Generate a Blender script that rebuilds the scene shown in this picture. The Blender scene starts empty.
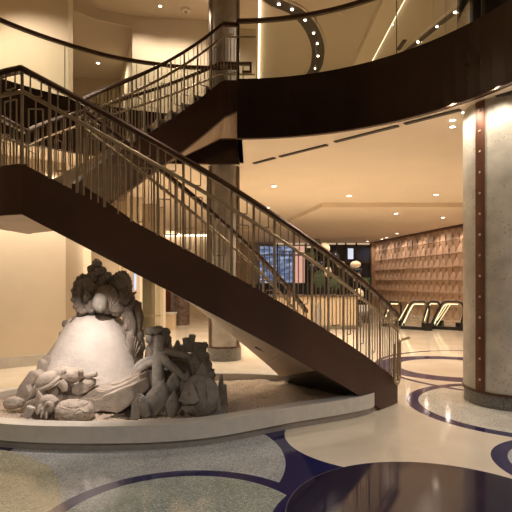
import bpy, bmesh, math, random
from mathutils import Vector, Matrix, noise
from mathutils.geometry import tessellate_polygon
PI = math.pi
R = math.radians
random.seed(7)
scene = bpy.context.scene
COL = scene.collection

# ---------------------------------------------------------------- camera, world, exposure
EYE = 1.6
FPX = 500.0
HOR = 280.0
cam_d = bpy.data.cameras.new('camera')
cam_d.sensor_width = 36.0
cam_d.lens = 36.0 * FPX / 512.0
cam_d.shift_y = (HOR - 256.0) / 512.0
cam_d.clip_end = 200
cam = bpy.data.objects.new('camera', cam_d)
cam.location = (0, 0, EYE)
cam.rotation_euler = (R(90), 0, 0)
COL.objects.link(cam)
scene.camera = cam
world = bpy.data.worlds.new('world')
scene.world = world
world.use_nodes = True
world.node_tree.nodes['Background'].inputs[0].default_value = (1.0, 0.72, 0.46, 1)
world.node_tree.nodes['Background'].inputs[1].default_value = 0.25
scene.view_settings.view_transform = 'Standard'
scene.view_settings.look = 'None'
scene.view_settings.gamma = 1
scene.view_settings.exposure = 1.45
scene.cycles.use_denoising = True
scene.cycles.max_bounces = 8
scene.cycles.diffuse_bounces = 4
scene.cycles.glossy_bounces = 4
scene.cycles.transparent_max_bounces = 16
scene.cycles.caustics_reflective = False
scene.cycles.caustics_refractive = False
scene.cycles.sample_clamp_indirect = 4.0

WARM = (1.0, 0.82, 0.62)
WARM2 = (1.0, 0.86, 0.69)


def spot(loc, target, energy, size=70, blend=0.6, color=WARM, radius=0.06):
    d = bpy.data.lights.new('spot_beam', 'SPOT')
    d.energy = energy
    d.color = color
    d.spot_size = R(size)
    d.spot_blend = blend
    d.shadow_soft_size = radius
    o = bpy.data.objects.new('spot_beam', d)
    o.location = loc
    o.rotation_euler = (Vector(target) - Vector(loc)).to_track_quat('-Z', 'Y').to_euler()
    COL.objects.link(o)
    return o


def down(x, y, z, energy, size=120, **k):
    return spot((x, y, z), (x, y, 0), energy, size, **k)


# ground floor ceiling downlights: back lobby
for x in (1.6, 3.6, 5.6):
    for y in (10.5, 13.5):
        down(x, y, 3.84, 82, 140)
for x in (1.0, 3.4, 5.6):
    for y, e in ((17.0, 52), (21.5, 28)):
        down(x, y, 3.72, e, 140)
# washing the faceted wall and the bar
for y in (27.0, 25.3, 23.6, 21.9, 20.2, 18.5, 16.8):
    x = 6.8 + (28 - y) * 0.1494 - 0.8
    spot((x, y + 0.8, 3.7), (x + 0.45, y, 0.6), 25, 145, 1.0, color=(1.0, 0.80, 0.64))
# beams round the big column
for a in (150, 190, 230, 270):
    x, y = 3.4 + 0.92 * math.cos(R(a)), 6.6 + 0.92 * math.sin(R(a))
    down(x, y, 3.85, 19, 160, blend=0.5, color=WARM2)
# lights over the lobby in front (ceiling behind and above the camera)
for x, y, e in ((-3.0, 0.4, 52), (0.4, 0.2, 40), (3.6, 1.6, 60), (4.8, 4.2, 60)):
    down(x, y, 3.82, e, 140, color=(1.0, 0.96, 0.92))
# light for the sculpture
spot((-1.2, 0.9, 3.8), (-1.7, 5.6, 0.5), 110, 16, 0.7, color=(1.0, 0.86, 0.74), radius=0.04)
spot((-1.76, 5.0, 1.93), (-1.98, 5.50, 0.45), 46, 86, 0.8, color=(1.0, 0.86, 0.76), radius=0.03)
spot((-5.05, 3.9, 3.84), (-1.95, 5.55, 0.55), 120, 16, 0.7, color=(1.0, 0.86, 0.75), radius=0.04)
# wall washers on the left wall, under the gallery
for x, y in ((-5.2, 7.8), (-4.4, 8.5), (-3.7, 9.2)):
    down(x, y, 3.82, 58, 130)
for x, y, e in ((-3.0, 9.9, 70), (-2.2, 11.2, 80), (-1.6, 13.0, 100), (-1.0, 15.5, 100), (0.9, 10.6, 90), (-0.1, 12.0, 70)):
    down(x, y, 3.82, e, 130)
# upper gallery
for x, y, e in ((-2.5, 10.3, 28), (-1.7, 10.3, 32), (-1.0, 10.3, 22), (-4.6, 8.6, 85), (-5.5, 8.0, 95), (-3.7, 12.4, 30),
                (0.9, 9.6, 50), (2.0, 9.4, 50), (4.2, 8.6, 60), (0.7, 12.5, 75), (3.8, 12.5, 75), (2.0, 15.0, 75)):
    down(x, y, 7.32 if y < 12 or x > -2 else 7.12, e, 140)
for x, y, e in ((-1.6, 4.4, 40), (1.0, 3.6, 50)):
    down(x, y, 7.35, e, 110, color=WARM2)

spot((4.1, 8.2, 7.25), (5.1, 10.3, 6.9), 70, 80, color=(1.0, 0.9, 0.8))  # added spot without a fitting, only to brighten the pleated curtain

# ---------------------------------------------------------------- materials


def nodes_of(name):
    m = bpy.data.materials.new(name)
    m.use_nodes = True
    nt = m.node_tree
    return m, nt, nt.nodes, nt.links, nt.nodes['Principled BSDF']


def mat(name, col, rough=0.5, metal=0.0, var=0.0, scale=8.0, bump=0.0, bscale=40.0, spec=0.5, stretch=None):
    m, nt, N, L, b = nodes_of(name)
    b.inputs['Roughness'].default_value = rough
    b.inputs['Metallic'].default_value = metal
    b.inputs['Specular IOR Level'].default_value = spec
    tc = N.new('ShaderNodeTexCoord')
    src = tc.outputs['Object']
    if stretch:
        mp = N.new('ShaderNodeMapping')
        mp.inputs['Scale'].default_value = stretch
        L.new(src, mp.inputs[0])
        src = mp.outputs[0]
    nz = N.new('ShaderNodeTexNoise')
    nz.inputs['Scale'].default_value = scale
    nz.inputs['Detail'].default_value = 6
    L.new(src, nz.inputs['Vector'])
    rp = N.new('ShaderNodeValToRGB')
    rp.color_ramp.elements[0].position = 0.3
    rp.color_ramp.elements[1].position = 0.7
    rp.color_ramp.elements[0].color = tuple(max(0, c * (1 - var)) for c in col) + (1,)
    rp.color_ramp.elements[1].color = tuple(min(1, c * (1 + var)) for c in col) + (1,)
    L.new(nz.outputs[0], rp.inputs[0])
    L.new(rp.outputs[0], b.inputs['Base Color'])
    if bump:
        n2 = N.new('ShaderNodeTexNoise')
        n2.inputs['Scale'].default_value = bscale
        n2.inputs['Detail'].default_value = 8
        L.new(src, n2.inputs['Vector'])
        bp = N.new('ShaderNodeBump')
        bp.inputs['Strength'].default_value = bump
        bp.inputs['Distance'].default_value = 0.03
        L.new(n2.outputs[0], bp.inputs['Height'])
        L.new(bp.outputs[0], b.inputs['Normal'])
    return m


def emit(name, col, strength):
    m, nt, N, L, b = nodes_of(name)
    b.inputs['Base Color'].default_value = tuple(col) + (1,)
    b.inputs['Emission Color'].default_value = tuple(col) + (1,)
    b.inputs['Emission Strength'].default_value = strength
    return m


def glass_mat(name, tint=(0.93, 0.95, 0.92), refl=0.06):
    m, nt, N, L, b = nodes_of(name)
    out = N['Material Output']
    tr = N.new('ShaderNodeBsdfTransparent')
    tr.inputs[0].default_value = tuple(tint) + (1,)
    gl = N.new('ShaderNodeBsdfGlossy')
    gl.inputs['Roughness'].default_value = 0.02
    fr = N.new('ShaderNodeFresnel')
    fr.inputs[0].default_value = 1.45
    mx = N.new('ShaderNodeMixShader')
    L.new(fr.outputs[0], mx.inputs[0])
    L.new(tr.outputs[0], mx.inputs[1])
    L.new(gl.outputs[0], mx.inputs[2])
    L.new(mx.outputs[0], out.inputs[0])
    return m


M = {}
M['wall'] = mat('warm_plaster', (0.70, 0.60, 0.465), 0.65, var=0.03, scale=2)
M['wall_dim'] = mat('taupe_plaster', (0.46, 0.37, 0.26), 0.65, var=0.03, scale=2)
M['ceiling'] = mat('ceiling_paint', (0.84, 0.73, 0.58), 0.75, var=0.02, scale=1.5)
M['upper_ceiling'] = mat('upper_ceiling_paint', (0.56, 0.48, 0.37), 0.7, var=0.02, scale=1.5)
M['ceiling_back'] = mat('drop_ceiling_paint', (0.80, 0.68, 0.53), 0.75, var=0.02, scale=1.5)
M['bronze'] = mat('dark_bronze', (0.070, 0.033, 0.021), 0.38, 0.1, var=0.22, scale=1.6)
M['bronze_panel'] = mat('polished_bronze_panel', (0.040, 0.022, 0.014), 0.22, 0.3, var=0.25, scale=1.2)
M['soffit'] = mat('stair_soffit', (0.42, 0.32, 0.23), 0.45, 0.1, var=0.1, scale=2)
M['rail'] = mat('handrail_bronze', (0.085, 0.043, 0.024), 0.35, 0.4, var=0.15, scale=6)
M['brass'] = mat('aged_brass', (0.46, 0.37, 0.25), 0.33, 0.85, var=0.12, scale=9)
M['bar'] = mat('patinated_bar', (0.40, 0.325, 0.23), 0.42, 0.55, var=0.15, scale=12)
M['tread'] = mat('tread_stone', (0.42, 0.33, 0.24), 0.4, var=0.12, scale=30)
M['strip'] = mat('copper_strip', (0.13, 0.052, 0.028), 0.42, 0.35, var=0.2, scale=5)
M['rivet'] = mat('rivet_metal', (0.62, 0.50, 0.36), 0.3, 0.8)
M['rim'] = mat('planter_stone', (0.58, 0.55, 0.50), 0.35, var=0.06, scale=14)
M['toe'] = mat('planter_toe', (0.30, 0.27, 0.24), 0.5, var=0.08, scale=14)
M['sand'] = mat('coarse_sand', (0.58, 0.47, 0.37), 0.95, var=0.4, scale=55, bump=1.0, bscale=60)
M['stone'] = mat('carved_sandstone', (0.40, 0.34, 0.285), 0.9, var=0.14, scale=14, bump=0.35, bscale=45)
M['stone_dark'] = mat('weathered_sandstone', (0.24, 0.20, 0.165), 0.92, var=0.2, scale=16, bump=0.5, bscale=45)
M['stone_grey'] = mat('grey_sandstone', (0.32, 0.29, 0.255), 0.92, var=0.16, scale=16, bump=0.5, bscale=50)
M['stone_pale'] = mat('smooth_pale_stone', (0.52, 0.47, 0.43), 0.85, var=0.10, scale=7, bump=0.35, bscale=22)
M['black'] = mat('black_rubber_and_shade', (0.012, 0.011, 0.010), 0.35, var=0.1)
M['slot'] = mat('slot_shadow_metal', (0.06, 0.045, 0.03), 0.6)
M['trim_white'] = mat('white_lamp_trim', (0.75, 0.68, 0.58), 0.5)
M['lamp'] = emit('lamp_glow', (1.0, 0.86, 0.68), 6.0)
M['cove'] = emit('cove_light', (1.0, 0.82, 0.58), 1.6)
M['light_strip'] = emit('escalator_light', (1.0, 0.86, 0.52), 0.5)
M['glass'] = glass_mat('balustrade_glass')
M['glass_edge'] = mat('glass_joint', (0.10, 0.10, 0.08), 0.3)
M['glass_dark'] = mat('night_window_glass', (0.022, 0.032, 0.065), 0.25, spec=0.6)
M['wood'] = mat('pale_wood_front', (0.58, 0.45, 0.30), 0.5, var=0.05, scale=2)
M['facet'] = mat('faceted_wood', (0.50, 0.335, 0.225), 0.6, var=0.1, scale=4)
M['granite'] = mat('granite_base', (0.15, 0.14, 0.125), 0.4, var=0.6, scale=55)
M['mahogany'] = mat('mahogany_panel', (0.20, 0.055, 0.025), 0.4, var=0.2, scale=3)
M['brownstone'] = mat('brown_marble', (0.11, 0.075, 0.06), 0.25, var=0.5, scale=8)
M['navy'] = mat('navy_upholstery', (0.02, 0.024, 0.045), 0.6, var=0.2)
M['globe_white'] = mat('opal_globe', (0.85, 0.74, 0.60), 0.4)
M['globe_navy'] = mat('navy_globe', (0.012, 0.018, 0.04), 0.25)
M['leaf'] = mat('leaf_green', (0.10, 0.17, 0.10), 0.6, var=0.4, scale=20)
M['stem_metal'] = mat('thin_stem', (0.10, 0.08, 0.05), 0.4, 0.6)
M['curtain'] = mat('pleated_grey_curtain', (0.30, 0.27, 0.24), 0.85, var=0.1)
M['steel'] = mat('brushed_steel', (0.35, 0.31, 0.26), 0.35, 0.9)


def concrete_mat(name, base, pit):
    m, nt, N, L, b = nodes_of(name)
    b.inputs['Roughness'].default_value = 0.55
    tc = N.new('ShaderNodeTexCoord')
    n1 = N.new('ShaderNodeTexNoise'); n1.inputs['Scale'].default_value = 4.5; n1.inputs['Detail'].default_value = 8
    n2 = N.new('ShaderNodeTexNoise'); n2.inputs['Scale'].default_value = 34; n2.inputs['Detail'].default_value = 4
    n3 = N.new('ShaderNodeTexNoise'); n3.inputs['Scale'].default_value = 3.2; n3.inputs['Detail'].default_value = 3
    for n in (n1, n2, n3):
        L.new(tc.outputs['Object'], n.inputs['Vector'])
    r1 = N.new('ShaderNodeValToRGB')
    r1.color_ramp.elements[0].position = 0.35; r1.color_ramp.elements[1].position = 0.68
    r1.color_ramp.elements[0].color = tuple(c * 0.78 for c in base) + (1,)
    r1.color_ramp.elements[1].color = tuple(min(1, c * 1.08) for c in base) + (1,)
    L.new(n1.outputs[0], r1.inputs[0])
    pm = N.new('ShaderNodeMath'); pm.operation = 'MULTIPLY_ADD'
    L.new(n3.outputs[0], pm.inputs[0]); pm.inputs[1].default_value = 0.35; L.new(n2.outputs[0], pm.inputs[2])
    r2 = N.new('ShaderNodeValToRGB')
    r2.color_ramp.elements[0].position = 0.80; r2.color_ramp.elements[1].position = 0.86
    L.new(pm.outputs[0], r2.inputs[0])
    mx = N.new('ShaderNodeMix'); mx.data_type = 'RGBA'
    L.new(r2.outputs[0], mx.inputs[0]); L.new(r1.outputs[0], mx.inputs[6])
    mx.inputs[7].default_value = tuple(pit) + (1,)
    L.new(mx.outputs[2], b.inputs['Base Color'])
    return m


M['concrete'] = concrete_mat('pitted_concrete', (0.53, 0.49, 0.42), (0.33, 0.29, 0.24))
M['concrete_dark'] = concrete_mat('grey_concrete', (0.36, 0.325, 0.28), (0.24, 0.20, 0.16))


def floor_mat():
    m, nt, N, L, b = nodes_of('inlaid_terrazzo')
    tc = N.new('ShaderNodeTexCoord')
    sep = N.new('ShaderNodeSeparateXYZ')
    L.new(tc.outputs['Object'], sep.inputs[0])

    def math_(op, a, c=None):
        n = N.new('ShaderNodeMath'); n.operation = op
        for i, v in enumerate((a, c)):
            if v is None:
                continue
            if isinstance(v, (int, float)):
                n.inputs[i].default_value = v
            else:
                L.new(v, n.inputs[i])
        return n.outputs[0]

    def disc(cx, cy, r):
        dx = math_('SUBTRACT', sep.outputs[0], cx)
        dy = math_('SUBTRACT', sep.outputs[1], cy)
        d2 = math_('ADD', math_('MULTIPLY', dx, dx), math_('MULTIPLY', dy, dy))
        return math_('LESS_THAN', d2, r * r)

    def ring(cx, cy, r1, r0):
        return math_('SUBTRACT', disc(cx, cy, r1), disc(cx, cy, r0))

    def mix(fac, a, c):
        n = N.new('ShaderNodeMix'); n.data_type = 'RGBA'
        L.new(fac, n.inputs[0])
        for i, v in ((6, a), (7, c)):
            if isinstance(v, tuple):
                n.inputs[i].default_value = v + (1,)
            else:
                L.new(v, n.inputs[i])
        return n.outputs[2]

    def noise_col(scale, lo, hi, p0=0.35, p1=0.65, detail=3):
        nz = N.new('ShaderNodeTexNoise'); nz.inputs['Scale'].default_value = scale; nz.inputs['Detail'].default_value = detail
        L.new(tc.outputs['Object'], nz.inputs['Vector'])
        rp = N.new('ShaderNodeValToRGB')
        rp.color_ramp.elements[0].position = p0; rp.color_ramp.elements[1].position = p1
        rp.color_ramp.elements[0].color = lo + (1,); rp.color_ramp.elements[1].color = hi + (1,)
        L.new(nz.outputs[0], rp.inputs[0])
        return rp.outputs[0]

    def chips(base_lo, base_hi, dark, light, scale=48.0):
        base = noise_col(3.0, base_lo, base_hi)
        v = N.new('ShaderNodeTexVoronoi'); v.inputs['Scale'].default_value = scale
        L.new(tc.outputs['Object'], v.inputs['Vector'])
        s = N.new('ShaderNodeSeparateColor')
        L.new(v.outputs['Color'], s.inputs[0])
        near = math_('LESS_THAN', v.outputs['Distance'], 0.42)
        dk = math_('MULTIPLY', math_('LESS_THAN', s.outputs[0], 0.28), near)
        lt = math_('MULTIPLY', math_('GREATER_THAN', s.outputs[0], 0.70), near)
        c = mix(dk, base, dark)
        return mix(lt, c, light)

    cream = noise_col(1.3, (0.60, 0.52, 0.42), (0.70, 0.62, 0.51), detail=5)
    navy = noise_col(30, (0.014, 0.014, 0.066), (0.02, 0.02, 0.09))
    terr = chips((0.33, 0.345, 0.355), (0.42, 0.435, 0.44), (0.17, 0.18, 0.185), (0.60, 0.60, 0.58), 72.0)
    terr_green = chips((0.26, 0.295, 0.27), (0.35, 0.38, 0.345), (0.15, 0.17, 0.15), (0.55, 0.57, 0.50), 72.0)
    terr_yel = chips((0.34, 0.33, 0.24), (0.42, 0.40, 0.30), (0.15, 0.15, 0.11), (0.60, 0.58, 0.46), 72.0)
    terr_pale = chips((0.50, 0.47, 0.41), (0.60, 0.57, 0.50), (0.26, 0.25, 0.22), (0.74, 0.70, 0.63), 64.0)

    c = cream
    # navy ground left of the cream disc, towards the camera
    zone = math_('MULTIPLY', math_('LESS_THAN', sep.outputs[0], 0.85), math_('LESS_THAN', sep.outputs[1], 5.75))
    zone = math_('MULTIPLY', zone, math_('GREATER_THAN', sep.outputs[1], 2.0))
    c = mix(zone, c, navy)
    c = mix(disc(1.30, 5.12, 1.005), c, cream)
    b1 = math_('MULTIPLY', disc(-1.40, 4.45, 1.66), math_('GREATER_THAN', sep.outputs[0], -2.30))
    c = mix(b1, c, terr)
    c = mix(disc(-3.0, 3.2, 1.63), c, terr_yel)
    c = mix(disc(-0.48, 3.22, 0.985), c, navy)
    c = mix(disc(-0.48, 3.22, 0.865), c, terr_green)
    # big navy disc at the front
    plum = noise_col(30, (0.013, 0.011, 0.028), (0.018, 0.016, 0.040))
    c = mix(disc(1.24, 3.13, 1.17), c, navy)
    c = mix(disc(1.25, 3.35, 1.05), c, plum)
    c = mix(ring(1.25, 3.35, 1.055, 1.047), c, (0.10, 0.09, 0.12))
    # ring right of the navy disc
    c = mix(disc(2.90, 4.25, 0.82), c, navy)
    c = mix(disc(2.90, 4.25, 0.68), c, terr)
    # column ring
    c = mix(disc(3.40, 6.30, 1.445), c, navy)
    c = mix(disc(3.40, 6.30, 1.29), c, terr_pale)
    # far rings
    c = mix(ring(4.6, 9.0, 2.40, 2.30), c, navy)
    c = mix(disc(3.6, 9.15, 1.37), c, navy)
    c = mix(disc(3.6, 9.15, 0.97), c, cream)
    L.new(c, b.inputs['Base Color'])
    nr = noise_col(2.0, (0.07, 0.07, 0.07), (0.13, 0.13, 0.13))
    L.new(nr, b.inputs['Roughness'])
    b.inputs['Specular IOR Level'].default_value = 0.55
    return m


def screen_mat():
    m, nt, N, L, b = nodes_of('street_view_glow')
    tc = N.new('ShaderNodeTexCoord')
    mp = N.new('ShaderNodeMapping'); mp.inputs['Scale'].default_value = (1.6, 1.0, 5.0)
    L.new(tc.outputs['Object'], mp.inputs[0])
    nz = N.new('ShaderNodeTexNoise'); nz.inputs['Scale'].default_value = 1.3; nz.inputs['Detail'].default_value = 4
    L.new(mp.outputs[0], nz.inputs['Vector'])
    rp = N.new('ShaderNodeValToRGB')
    e = rp.color_ramp.elements
    e[0].position = 0.32; e[0].color = (0.03, 0.045, 0.09, 1)
    e[1].position = 0.68; e[1].color = (0.55, 0.62, 0.80, 1)
    n = e.new(0.5); n.color = (0.14, 0.20, 0.36, 1)
    L.new(nz.outputs[0], rp.inputs[0])
    L.new(rp.outputs[0], b.inputs['Emission Color'])
    b.inputs['Emission Strength'].default_value = 0.3
    b.inputs['Base Color'].default_value = (0.02, 0.02, 0.03, 1)
    return m


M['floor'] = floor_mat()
M['screen'] = screen_mat()
M['screen_pink'] = emit('sunset_panel', (0.75, 0.42, 0.34), 0.3)
M['lit_window'] = emit('lit_window', (0.55, 0.62, 0.75), 0.4)
M['blue_slit'] = emit('blue_daylight_slit', (0.35, 0.42, 0.65), 0.5)

# ---------------------------------------------------------------- helpers


def P(x, y, D):
    """a point of the place at depth D seen at image position x, y"""
    return Vector(((x - 256.0) * D / FPX, D, EYE + (HOR - y) * D / FPX))


def G(x, y, z=0.0):
    """a point at height z seen at image position x, y"""
    return P(x, y, (EYE - z) * FPX / (y - HOR))


def obj(name, bm, m, parent=None, smooth=False, loc=None, recalc=True, sharp=50):
    me = bpy.data.meshes.new(name)
    if recalc:
        bmesh.ops.recalc_face_normals(bm, faces=bm.faces)
    if loc is not None:
        bmesh.ops.translate(bm, vec=-Vector(loc), verts=bm.verts)
    bm.to_mesh(me)
    bm.free()
    me.materials.append(m)
    if smooth:
        for p in me.polygons:
            p.use_smooth = True
        try:
            me.set_sharp_from_angle(angle=R(sharp))
        except Exception:
            pass
    o = bpy.data.objects.new(name, me)
    COL.objects.link(o)
    if loc is not None:
        o.location = loc
    if parent is not None:
        o.parent = parent
        par = parent
        off = Vector((0, 0, 0))
        while par is not None:
            off += par.location
            par = par.parent
        if loc is None:
            o.location = -off
        else:
            o.location = Vector(loc) - off
    return o


def tag(o, label=None, cat=None, group=None, kind=None):
    if label: o['label'] = label
    if cat: o['category'] = cat
    if group: o['group'] = group
    if kind: o['kind'] = kind
    return o


def thing(name, label, cat, loc=(0, 0, 0), group=None):
    o = bpy.data.objects.new(name, None)
    o.empty_display_size = 0.1
    COL.objects.link(o)
    o.location = loc
    return tag(o, label, cat, group)


def struct(name, bm, m, smooth=False):
    return tag(obj(name, bm, m, smooth=smooth), kind='structure')


def copy_tree(o, parent=None):
    c = o.copy(); COL.objects.link(c)
    if parent: c.parent = parent
    for ch in list(o.children):
        copy_tree(ch, c)
    return c


def NB():
    return bmesh.new()


def box(bm, c, s, rz=0.0, rot=None):
    mx = Matrix.Translation(Vector(c)) @ (rot.to_4x4() if rot else Matrix.Rotation(rz, 4, 'Z')) @ Matrix.Diagonal((s[0], s[1], s[2], 1))
    bmesh.ops.create_cube(bm, size=1.0, matrix=mx)


def bar(bm, p, q, w, d=None, up=None):
    p, q = Vector(p), Vector(q)
    v = q - p
    ln = v.length
    if ln < 1e-6: return
    rot = v.to_track_quat('Z', 'Y').to_matrix()
    if up is not None:
        z = v.normalized(); x = Vector(up) - z * Vector(up).dot(z); x.normalize(); y = z.cross(x)
        rot = Matrix((x, y, z)).transposed()
    box(bm, (p + q) / 2, (w, d or w, ln), rot=rot)


def tube(bm, pts, rad, seg=10, caps=True):
    pts = [Vector(p) for p in pts]
    n = len(pts)
    rads = rad if isinstance(rad, (list, tuple)) else [rad] * n
    rings = []
    prev = None
    for i, p in enumerate(pts):
        t = (pts[min(i + 1, n - 1)] - pts[max(i - 1, 0)]).normalized()
        if prev is None:
            a = Vector((0, 0, 1)) if abs(t.z) < 0.9 else Vector((1, 0, 0))
        else:
            a = prev
        x = (a - t * a.dot(t)).normalized()
        prev = x
        y = t.cross(x)
        rings.append([bm.verts.new(p + (x * math.cos(k * 2 * PI / seg) + y * math.sin(k * 2 * PI / seg)) * rads[i]) for k in range(seg)])
    for a, b in zip(rings[:-1], rings[1:]):
        for k in range(seg):
            bm.faces.new((a[k], a[(k + 1) % seg], b[(k + 1) % seg], b[k]))
    if caps:
        bm.faces.new(rings[0][::-1]); bm.faces.new(rings[-1])
    return [v for r in rings for v in r]


def hnorm(pts, i):
    a = pts[max(i - 1, 0)]; b = pts[min(i + 1, len(pts) - 1)]
    t = Vector((b[0] - a[0], b[1] - a[1], 0)).normalized()
    return Vector((-t.y, t.x, 0))


def sweep(bm, pts, prof, closed_profile=True):
    """sweep a profile of (sideways, up) points along a path, kept upright"""
    pts = [Vector(p) for p in pts]
    rings = []
    for i, p in enumerate(pts):
        n = hnorm(pts, i)
        rings.append([bm.verts.new(p + n * u + Vector((0, 0, w))) for u, w in prof])
    k = len(prof)
    for a, b in zip(rings[:-1], rings[1:]):
        for j in range(k):
            bm.faces.new((a[j], a[(j + 1) % k], b[(j + 1) % k], b[j]))
    bm.faces.new(rings[0][::-1]); bm.faces.new(rings[-1])


def plate(bm, top, bot, th):
    """upright plate between two edge paths, thickness th to the left of the direction of travel (negative: right)"""
    A = []
    for i, (t, b) in enumerate(zip(top, bot)):
        n = hnorm(top, i) * th
        t, b = Vector(t), Vector(b)
        A.append([bm.verts.new(v) for v in (t, b, b + n, t + n)])
    for a, b in zip(A[:-1], A[1:]):
        for j in range(4):
            bm.faces.new((a[j], a[(j + 1) % 4], b[(j + 1) % 4], b[j]))
    bm.faces.new(A[0][::-1]); bm.faces.new(A[-1])


def strip_solid(bm, L_, R_, th):
    """slab between two 3D edge paths, thickness th upward"""
    A = []
    for l, r in zip(L_, R_):
        l, r = Vector(l), Vector(r); u = Vector((0, 0, th))
        A.append([bm.verts.new(v) for v in (l, r, r + u, l + u)])
    for a, b in zip(A[:-1], A[1:]):
        for j in range(4):
            bm.faces.new((a[j], a[(j + 1) % 4], b[(j + 1) % 4], b[j]))
    bm.faces.new(A[0][::-1]); bm.faces.new(A[-1])


def prism(bm, outline, z0, z1):
    """extrude a plan outline"""
    lo = [bm.verts.new((x, y, z0)) for x, y in outline]
    hi = [bm.verts.new((x, y, z1)) for x, y in outline]
    n = len(outline)
    for i in range(n):
        bm.faces.new((lo[i], lo[(i + 1) % n], hi[(i + 1) % n], hi[i]))
    tri = tessellate_polygon([[Vector((x, y, 0)) for x, y in outline]])
    for t in tri:
        bm.faces.new([lo[i] for i in t][::-1]); bm.faces.new([hi[i] for i in t])


def plan_with_holes(bm, loops, z):
    loops3 = [[Vector((x, y, 0)) for x, y in lp] for lp in loops]
    vs = [bm.verts.new((v.x, v.y, z)) for lp in loops3 for v in lp]
    for t in tessellate_polygon(loops3):
        try: bm.faces.new([vs[i] for i in t])
        except ValueError: pass


def lathe(bm, prof, c, seg=48, a0=0.0, a1=2 * PI, caps=True):
    full = abs(a1 - a0 - 2 * PI) < 1e-6
    n = seg if full else seg + 1
    rings = []
    for r, z in prof:
        rings.append([bm.verts.new((c[0] + r * math.cos(a0 + (a1 - a0) * k / seg), c[1] + r * math.sin(a0 + (a1 - a0) * k / seg), c[2] + z)) for k in range(n)])
    for a, b in zip(rings[:-1], rings[1:]):
        for k in range(n if full else n - 1):
            bm.faces.new((a[k], a[(k + 1) % n], b[(k + 1) % n], b[k]))
    if full and caps:
        for rg in (rings[0], rings[-1]):
            try: bm.faces.new(rg)
            except ValueError: pass


def lump(bm, c, rad, rot=(0, 0, 0), amp=0.12, freq=2.0, seed=0, sub=3, power=1.0):
    """rough rounded stone: noisy ellipsoid"""
    c = Vector(c)
    r = Vector(rad) if not isinstance(rad, (int, float)) else Vector((rad,) * 3)
    from mathutils import Euler
    rm = Euler(rot).to_matrix()
    res = bmesh.ops.create_icosphere(bm, subdivisions=sub, radius=1.0)
    for v in res['verts']:
        d = v.co.normalized()
        k = 1 + amp * noise.noise(d * freq + Vector((seed * 3.1, seed * 1.7, seed * 0.9))) + amp * 0.5 * noise.noise(d * freq * 2.7 + Vector((seed, 5, 2)))
        q = Vector([math.copysign(abs(x) ** power, x) for x in d])
        v.co = c + rm @ Vector((q.x * r.x, q.y * r.y, q.z * r.z)) * k
    return res['verts']


def hull(bm, pts):
    vs = [bm.verts.new(p) for p in pts]
    bmesh.ops.convex_hull(bm, input=vs)
    loose = [v for v in bm.verts if not v.link_faces]
    if loose: bmesh.ops.delete(bm, geom=loose, context='VERTS')


def rock_block(bm, c, size, rot=(0, 0, 0), jit=0.12, seed=0, bevel=0.02):
    from mathutils import Euler
    rm = Euler(rot).to_matrix()
    rng = random.Random(seed)
    tb = bmesh.new()
    pts = []
    for sx in (-1, 1):
        for sy in (-1, 1):
            for sz in (-1, 1):
                pts.append(Vector((sx * size[0] / 2 * (1 + rng.uniform(-jit, jit)), sy * size[1] / 2 * (1 + rng.uniform(-jit, jit)), sz * size[2] / 2 * (1 + rng.uniform(-jit, jit)))))
    for k in range(3):
        pts.append(Vector((rng.uniform(-.5, .5) * size[0], rng.uniform(-.5, .5) * size[1], rng.uniform(-.55, .55) * size[2])))
    hull(tb, pts)
    bmesh.ops.bevel(tb, geom=tb.edges[:], offset=bevel, segments=2, affect='EDGES', clamp_overlap=True)
    for v in tb.verts:
        v.co = Vector(c) + rm @ (v.co + v.co.normalized() * 0.03 * max(size) * noise.noise(v.co * 9 + Vector((seed, 0, 0))))
    me = bpy.data.meshes.new('tmp'); tb.to_mesh(me); tb.free()
    bm.from_mesh(me); bpy.data.meshes.remove(me)


def spline(pts, n=8, closed=False):
    """Catmull-Rom through points"""
    pts = [Vector(p) for p in pts]
    out = []
    m = len(pts)
    rng = range(m if closed else m - 1)
    for i in rng:
        if closed:
            a, b, c, d = pts[i - 1], pts[i], pts[(i + 1) % m], pts[(i + 2) % m]
        else:
            b, c = pts[i], pts[i + 1]
            a = pts[i - 1] if i > 0 else b * 2 - c
            d = pts[i + 2] if i + 2 < m else c * 2 - b
        for k in range(n):
            t = k / n
            out.append(0.5 * ((2 * b) + (c - a) * t + (2 * a - 5 * b + 4 * c - d) * t * t + (3 * b - a - 3 * c + d) * t ** 3))
    if not closed:
        out.append(pts[-1])
    return out


# ---------------------------------------------------------------- plan curves of the stair and of the void
LC = (-2.40, 9.96)
LR = 5.47


def low_out(s):
    a = R(-86.9 + 47.8 * s)
    return Vector((LC[0] + LR * math.cos(a), LC[1] + LR * math.sin(a), 2.65 - 2.36 * s))


def arc_between(p, q, sag):
    p, q = Vector(p), Vector(q)
    ch = q - p
    L_ = ch.length
    n = Vector((ch.y, -ch.x, 0)).normalized()
    rad = (L_ * L_ / 4 + sag * sag) / (2 * sag)
    c = (p + q) / 2 - n * (rad - sag)
    a0 = math.atan2(p.y - c.y, p.x - c.x); a1 = math.atan2(q.y - c.y, q.x - c.x)
    return c, rad, a0, a1


_ic, _ir, _ia0, _ia1 = arc_between((-1.925, 5.63, 0), (0.75, 7.45, 0), 0.32)


def low_in(s):
    a = _ia0 + (_ia1 - _ia0) * s
    return Vector((_ic.x + _ir * math.cos(a), _ic.y + _ir * math.sin(a), 2.65 - 2.36 * s))


def up_in(s):
    f = R(95 * (1 - s))
    fd = 95 * (1 - s)
    z = 4.8 if fd < 8 else 4.8 - 2.15 * (fd - 8) / 87.0 - 0.07 * math.sin(PI * (fd - 8) / 87.0)
    return Vector((-0.30 - 1.65 * math.sin(f), 5.65 + 2.36 * math.cos(f), z))


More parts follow.
